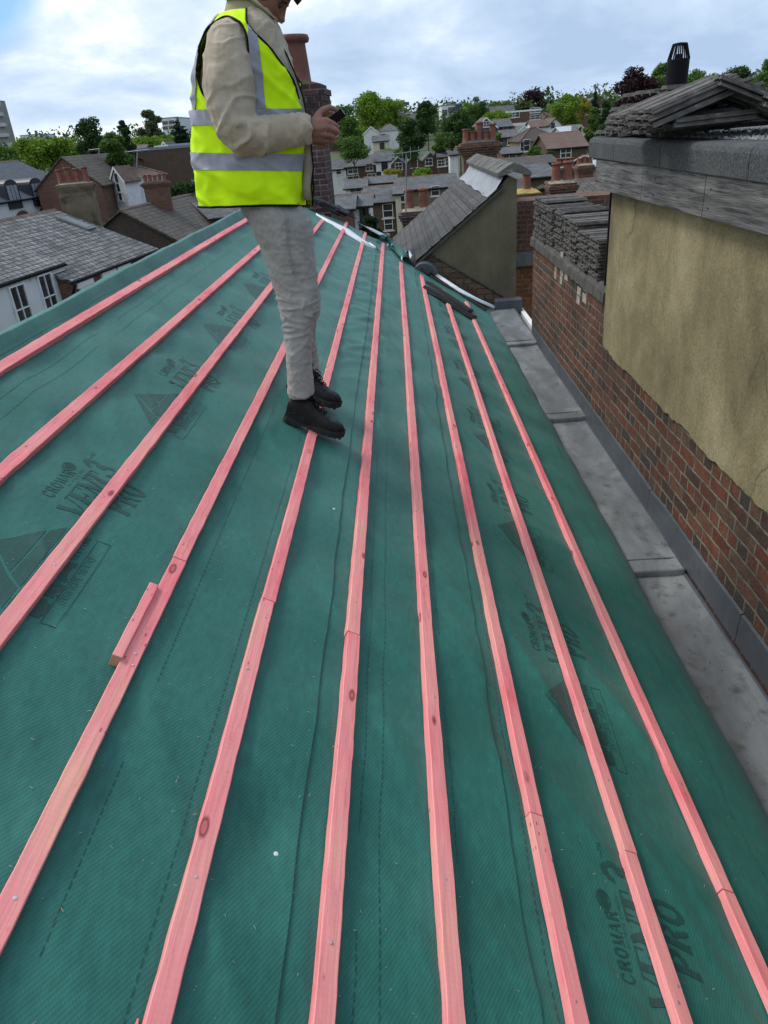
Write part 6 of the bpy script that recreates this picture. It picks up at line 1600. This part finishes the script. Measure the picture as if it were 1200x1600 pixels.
TREES = [
 ('bright green tree at the left edge beside the tower block', 12,262,228,64,88,'mid','wide'),
 ('bright lime green tree above the blue slate roof, left one', 55,260,213,78,95,'bright','wide'),
 ('bright lime green tree above the blue slate roof, right one', 104,262,214,66,98,'bright','wide'),
 ('large dark green tree left of the two smaller ones near the brick warehouse', 156,262,182,62,88,'dark','round'),
 ('rounded mid green tree in front of the large dark tree', 187,262,207,46,74,'mid','round'),
 ('narrow dark tree between the mid green and the feathery tree', 206,258,187,30,95,'dark','tall'),
 ('feathery sparse olive tree on the left skyline', 243,240,171,48,130,'olive','sparse'),
 ('dark layered cedar just left of the man\'s back', 284,226,180,40,120,'conifer','cedar'),
 ('pale green low tree below the feathery tree', 230,238,212,46,115,'bright','wide'),
 ('pale green bush beside the cedar', 262,232,210,24,118,'bright','round'),
 ('dark garden tree behind the dark pantiled roof', 290,325,284,56,66,'dark','round'),
 ('soft green round tree right of the phone', 541,226,163,62,150,'mid','round'),
 ('tallest bright green tree right of the dark chimney', 584,218,143,62,185,'bright','wide'),
 ('bright green tree behind the white villa', 612,212,152,52,190,'bright','wide'),
 ('bright tree peeping out behind the dark chimney', 517,215,154,38,190,'bright','round'),
 ('round clipped looking tree below the phone', 553,250,212,54,112,'mid','round'),
 ('very dark round tree right of the white villa', 646,248,184,50,110,'dark','round'),
 ('tall dark tree with open trunks on the hill', 669,222,157,46,165,'dark','sparse'),
 ('dark olive round tree left of the dark gabled house', 719,236,174,52,118,'dark','round'),
 ('mid green low tree between two dark trees', 693,238,200,34,125,'mid','round'),
 ('pointed mid green tree above the dark gabled house', 745,205,151,36,200,'mid','round'),
 ('bright green tree right of the pointed one', 776,205,172,50,160,'bright','wide'),
 ('pale tree at the left foot of the pointed tree', 731,200,160,30,230,'bright','round'),
 ('copper beech above the red brick flats', 832,185,139,42,230,'copper','round'),
 ('small dark conifer left of the copper beech', 809,180,152,16,235,'conifer','cone'),
 ('distant pale green tree left of the dark conifer', 790,180,157,36,300,'mid','wide'),
 ('distant pale green tree on the skyline above bright one', 773,180,158,30,320,'mid','wide'),
 ('distant dark tree right of the copper beech', 858,185,155,30,300,'dark','wide'),
 ('large bright green tree right of the white gabled house', 886,212,147,50,145,'bright','round'),
 ('golden yellow tree beside the spire shaped conifer', 911,190,152,24,165,'yellow','round'),
 ('spire shaped dark conifer on the right skyline', 928,180,134,20,175,'conifer','cone'),
 ('tall green tree directly left of the parapet tile heap', 944,246,158,40,98,'dark','tall'),
 ('dense green tree left of the tall one by the tile heap', 925,246,168,36,104,'mid','tall'),
 ('large copper beech left of the black flue', 990,175,105,72,135,'copper','wide'),
 ('green tree directly behind the black flue', 1040,170,96,60,150,'mid','wide'),
 ('green tree just right of the black flue', 1083,165,108,44,160,'mid','wide'),
 ('pale distant tree right of the flue', 1115,160,114,50,210,'mid','wide'),
 ('dark green tree on the skyline at right', 1152,165,104,60,180,'dark','wide'),
 ('green tree at the top right edge', 1192,170,90,66,150,'mid','wide'),
 ('green tree below the leaning tiles at the right edge', 1170,215,140,80,110,'mid','wide'),
 ('bushy tree beside the olive brick house', 836,258,228,30,74,'mid','round'),
 ('second bushy tree in front of the olive brick house', 855,262,236,28,70,'dark','round'),
]
for i, (lb, cx, yb, yt, wp, Y, kd, shp) in enumerate(TREES): tree(lb, cx, yb, yt, wp, Y, kd, 1000+i, shp, 9500 if (yb-yt) > 50 else 5500)
for i, (lb, cx, yb, yt, wp, Y, kd) in enumerate([('yellow flowering shrub in front of the far terrace', 612,284,263,30,92,'yellow'),('pale yellow green shrub below the three brick gables', 661,282,262,34,90,'bright'),('dark conical evergreen shrub below the brick house', 580,372,336,38,34,'conifer'),('green hedge shrub left of the three brick gables', 632,246,230,34,140,'mid'),('garden shrub under the dark gabled house', 770,226,206,34,120,'mid'),('small shrub left of the brown terrace', 606,246,232,22,140,'bright')]): tree(lb, cx, yb, yt, wp, Y, kd, 2000+i, 'round' if kd != 'conifer' else 'round', 3500, 'shrub')
# far-off woods on the hill and the skyline: far too many trees to count
q = MB(); rr = random.Random(77)
def blob(x, y, wd, hh, n, z0):
    ls = wd*.055
    for _ in range(n):
        th = rr.uniform(0, 6.283); zz = rr.uniform(-.6, 1); rd = math.sqrt(1-zz*zz); k = rr.uniform(.6, 1.08)*(1+.25*noise.noise(Vector((th*1.5, zz*3, x))))
        p = Vector((x+wd/2*rd*math.cos(th)*k, y+wd/2*rd*math.sin(th)*k, z0+hh*.52+hh*.48*zz*k)); s = ls*rr.uniform(.6,1.3)
        u1 = Vector((rr.gauss(0,1), rr.gauss(0,1), rr.gauss(0,1))).normalized(); u2 = u1.cross(Vector((rr.gauss(0,1), .3, 1))).normalized()
        i0 = len(q.v); q.v.extend([p-u1*s, p-u2*s*.7, p+u1*s, p+u2*s*.7]); q.f.append((i0,i0+1,i0+2,i0+3))
for k in range(330):
    a = R_(rr.uniform(-38, 40)); r = rr.choice((rr.uniform(190, 300), rr.uniform(300, 520), rr.uniform(420, 560)))
    x, y = r*math.sin(a), r*math.cos(a); wd = rr.uniform(8, 17); hh = rr.uniform(7, 12)*(1 if r > 300 else .75)
    blob(x, y, wd, hh, 130, gz(x, y)-1)
tag(q.build('distant_wood', mat_leaf('far leaves', (0.05,0.095,0.032), (0.14,0.21,0.07))), 'distant belt of trees along the hill and skyline', 'wood', kind='stuff')
# roofs scattered over the far hillside between the trees

rr = random.Random(31)
for k in range(34):
    px = rr.uniform(505, 930); Y = rr.uniform(175, 330); top = 208-(px-600)*.083+rr.uniform(-12, 16)
    if 690 < px < 800 and Y > 200: continue
    wp = rr.uniform(3000, 4800)/Y; mt_ = rr.choice((BRICKR, BRICKB, WREND, BRICKR, CREAM)); nm = {BRICKR:'red brick', BRICKB:'brown brick', WREND:'white', CREAM:'cream'}[mt_]
    kd = rr.choice(('gable', 'front', 'gable')); A, B = atY(px-wp, top+2, Y), atY(px+wp, top+2-wp*.16, Y)
    bld('one of the small %s houses half hidden by trees on the far hillside' % nm, A, B, 8, None, kd, mt_, rr.choice((SLATEG, TILER, TILED)), [(px-wp*.4, top+5.5, 1.6, 1.6), (px+wp*.45, top+5, 1.6, 1.6)], rise=2.1, group='small %s houses on the far hillside' % nm)
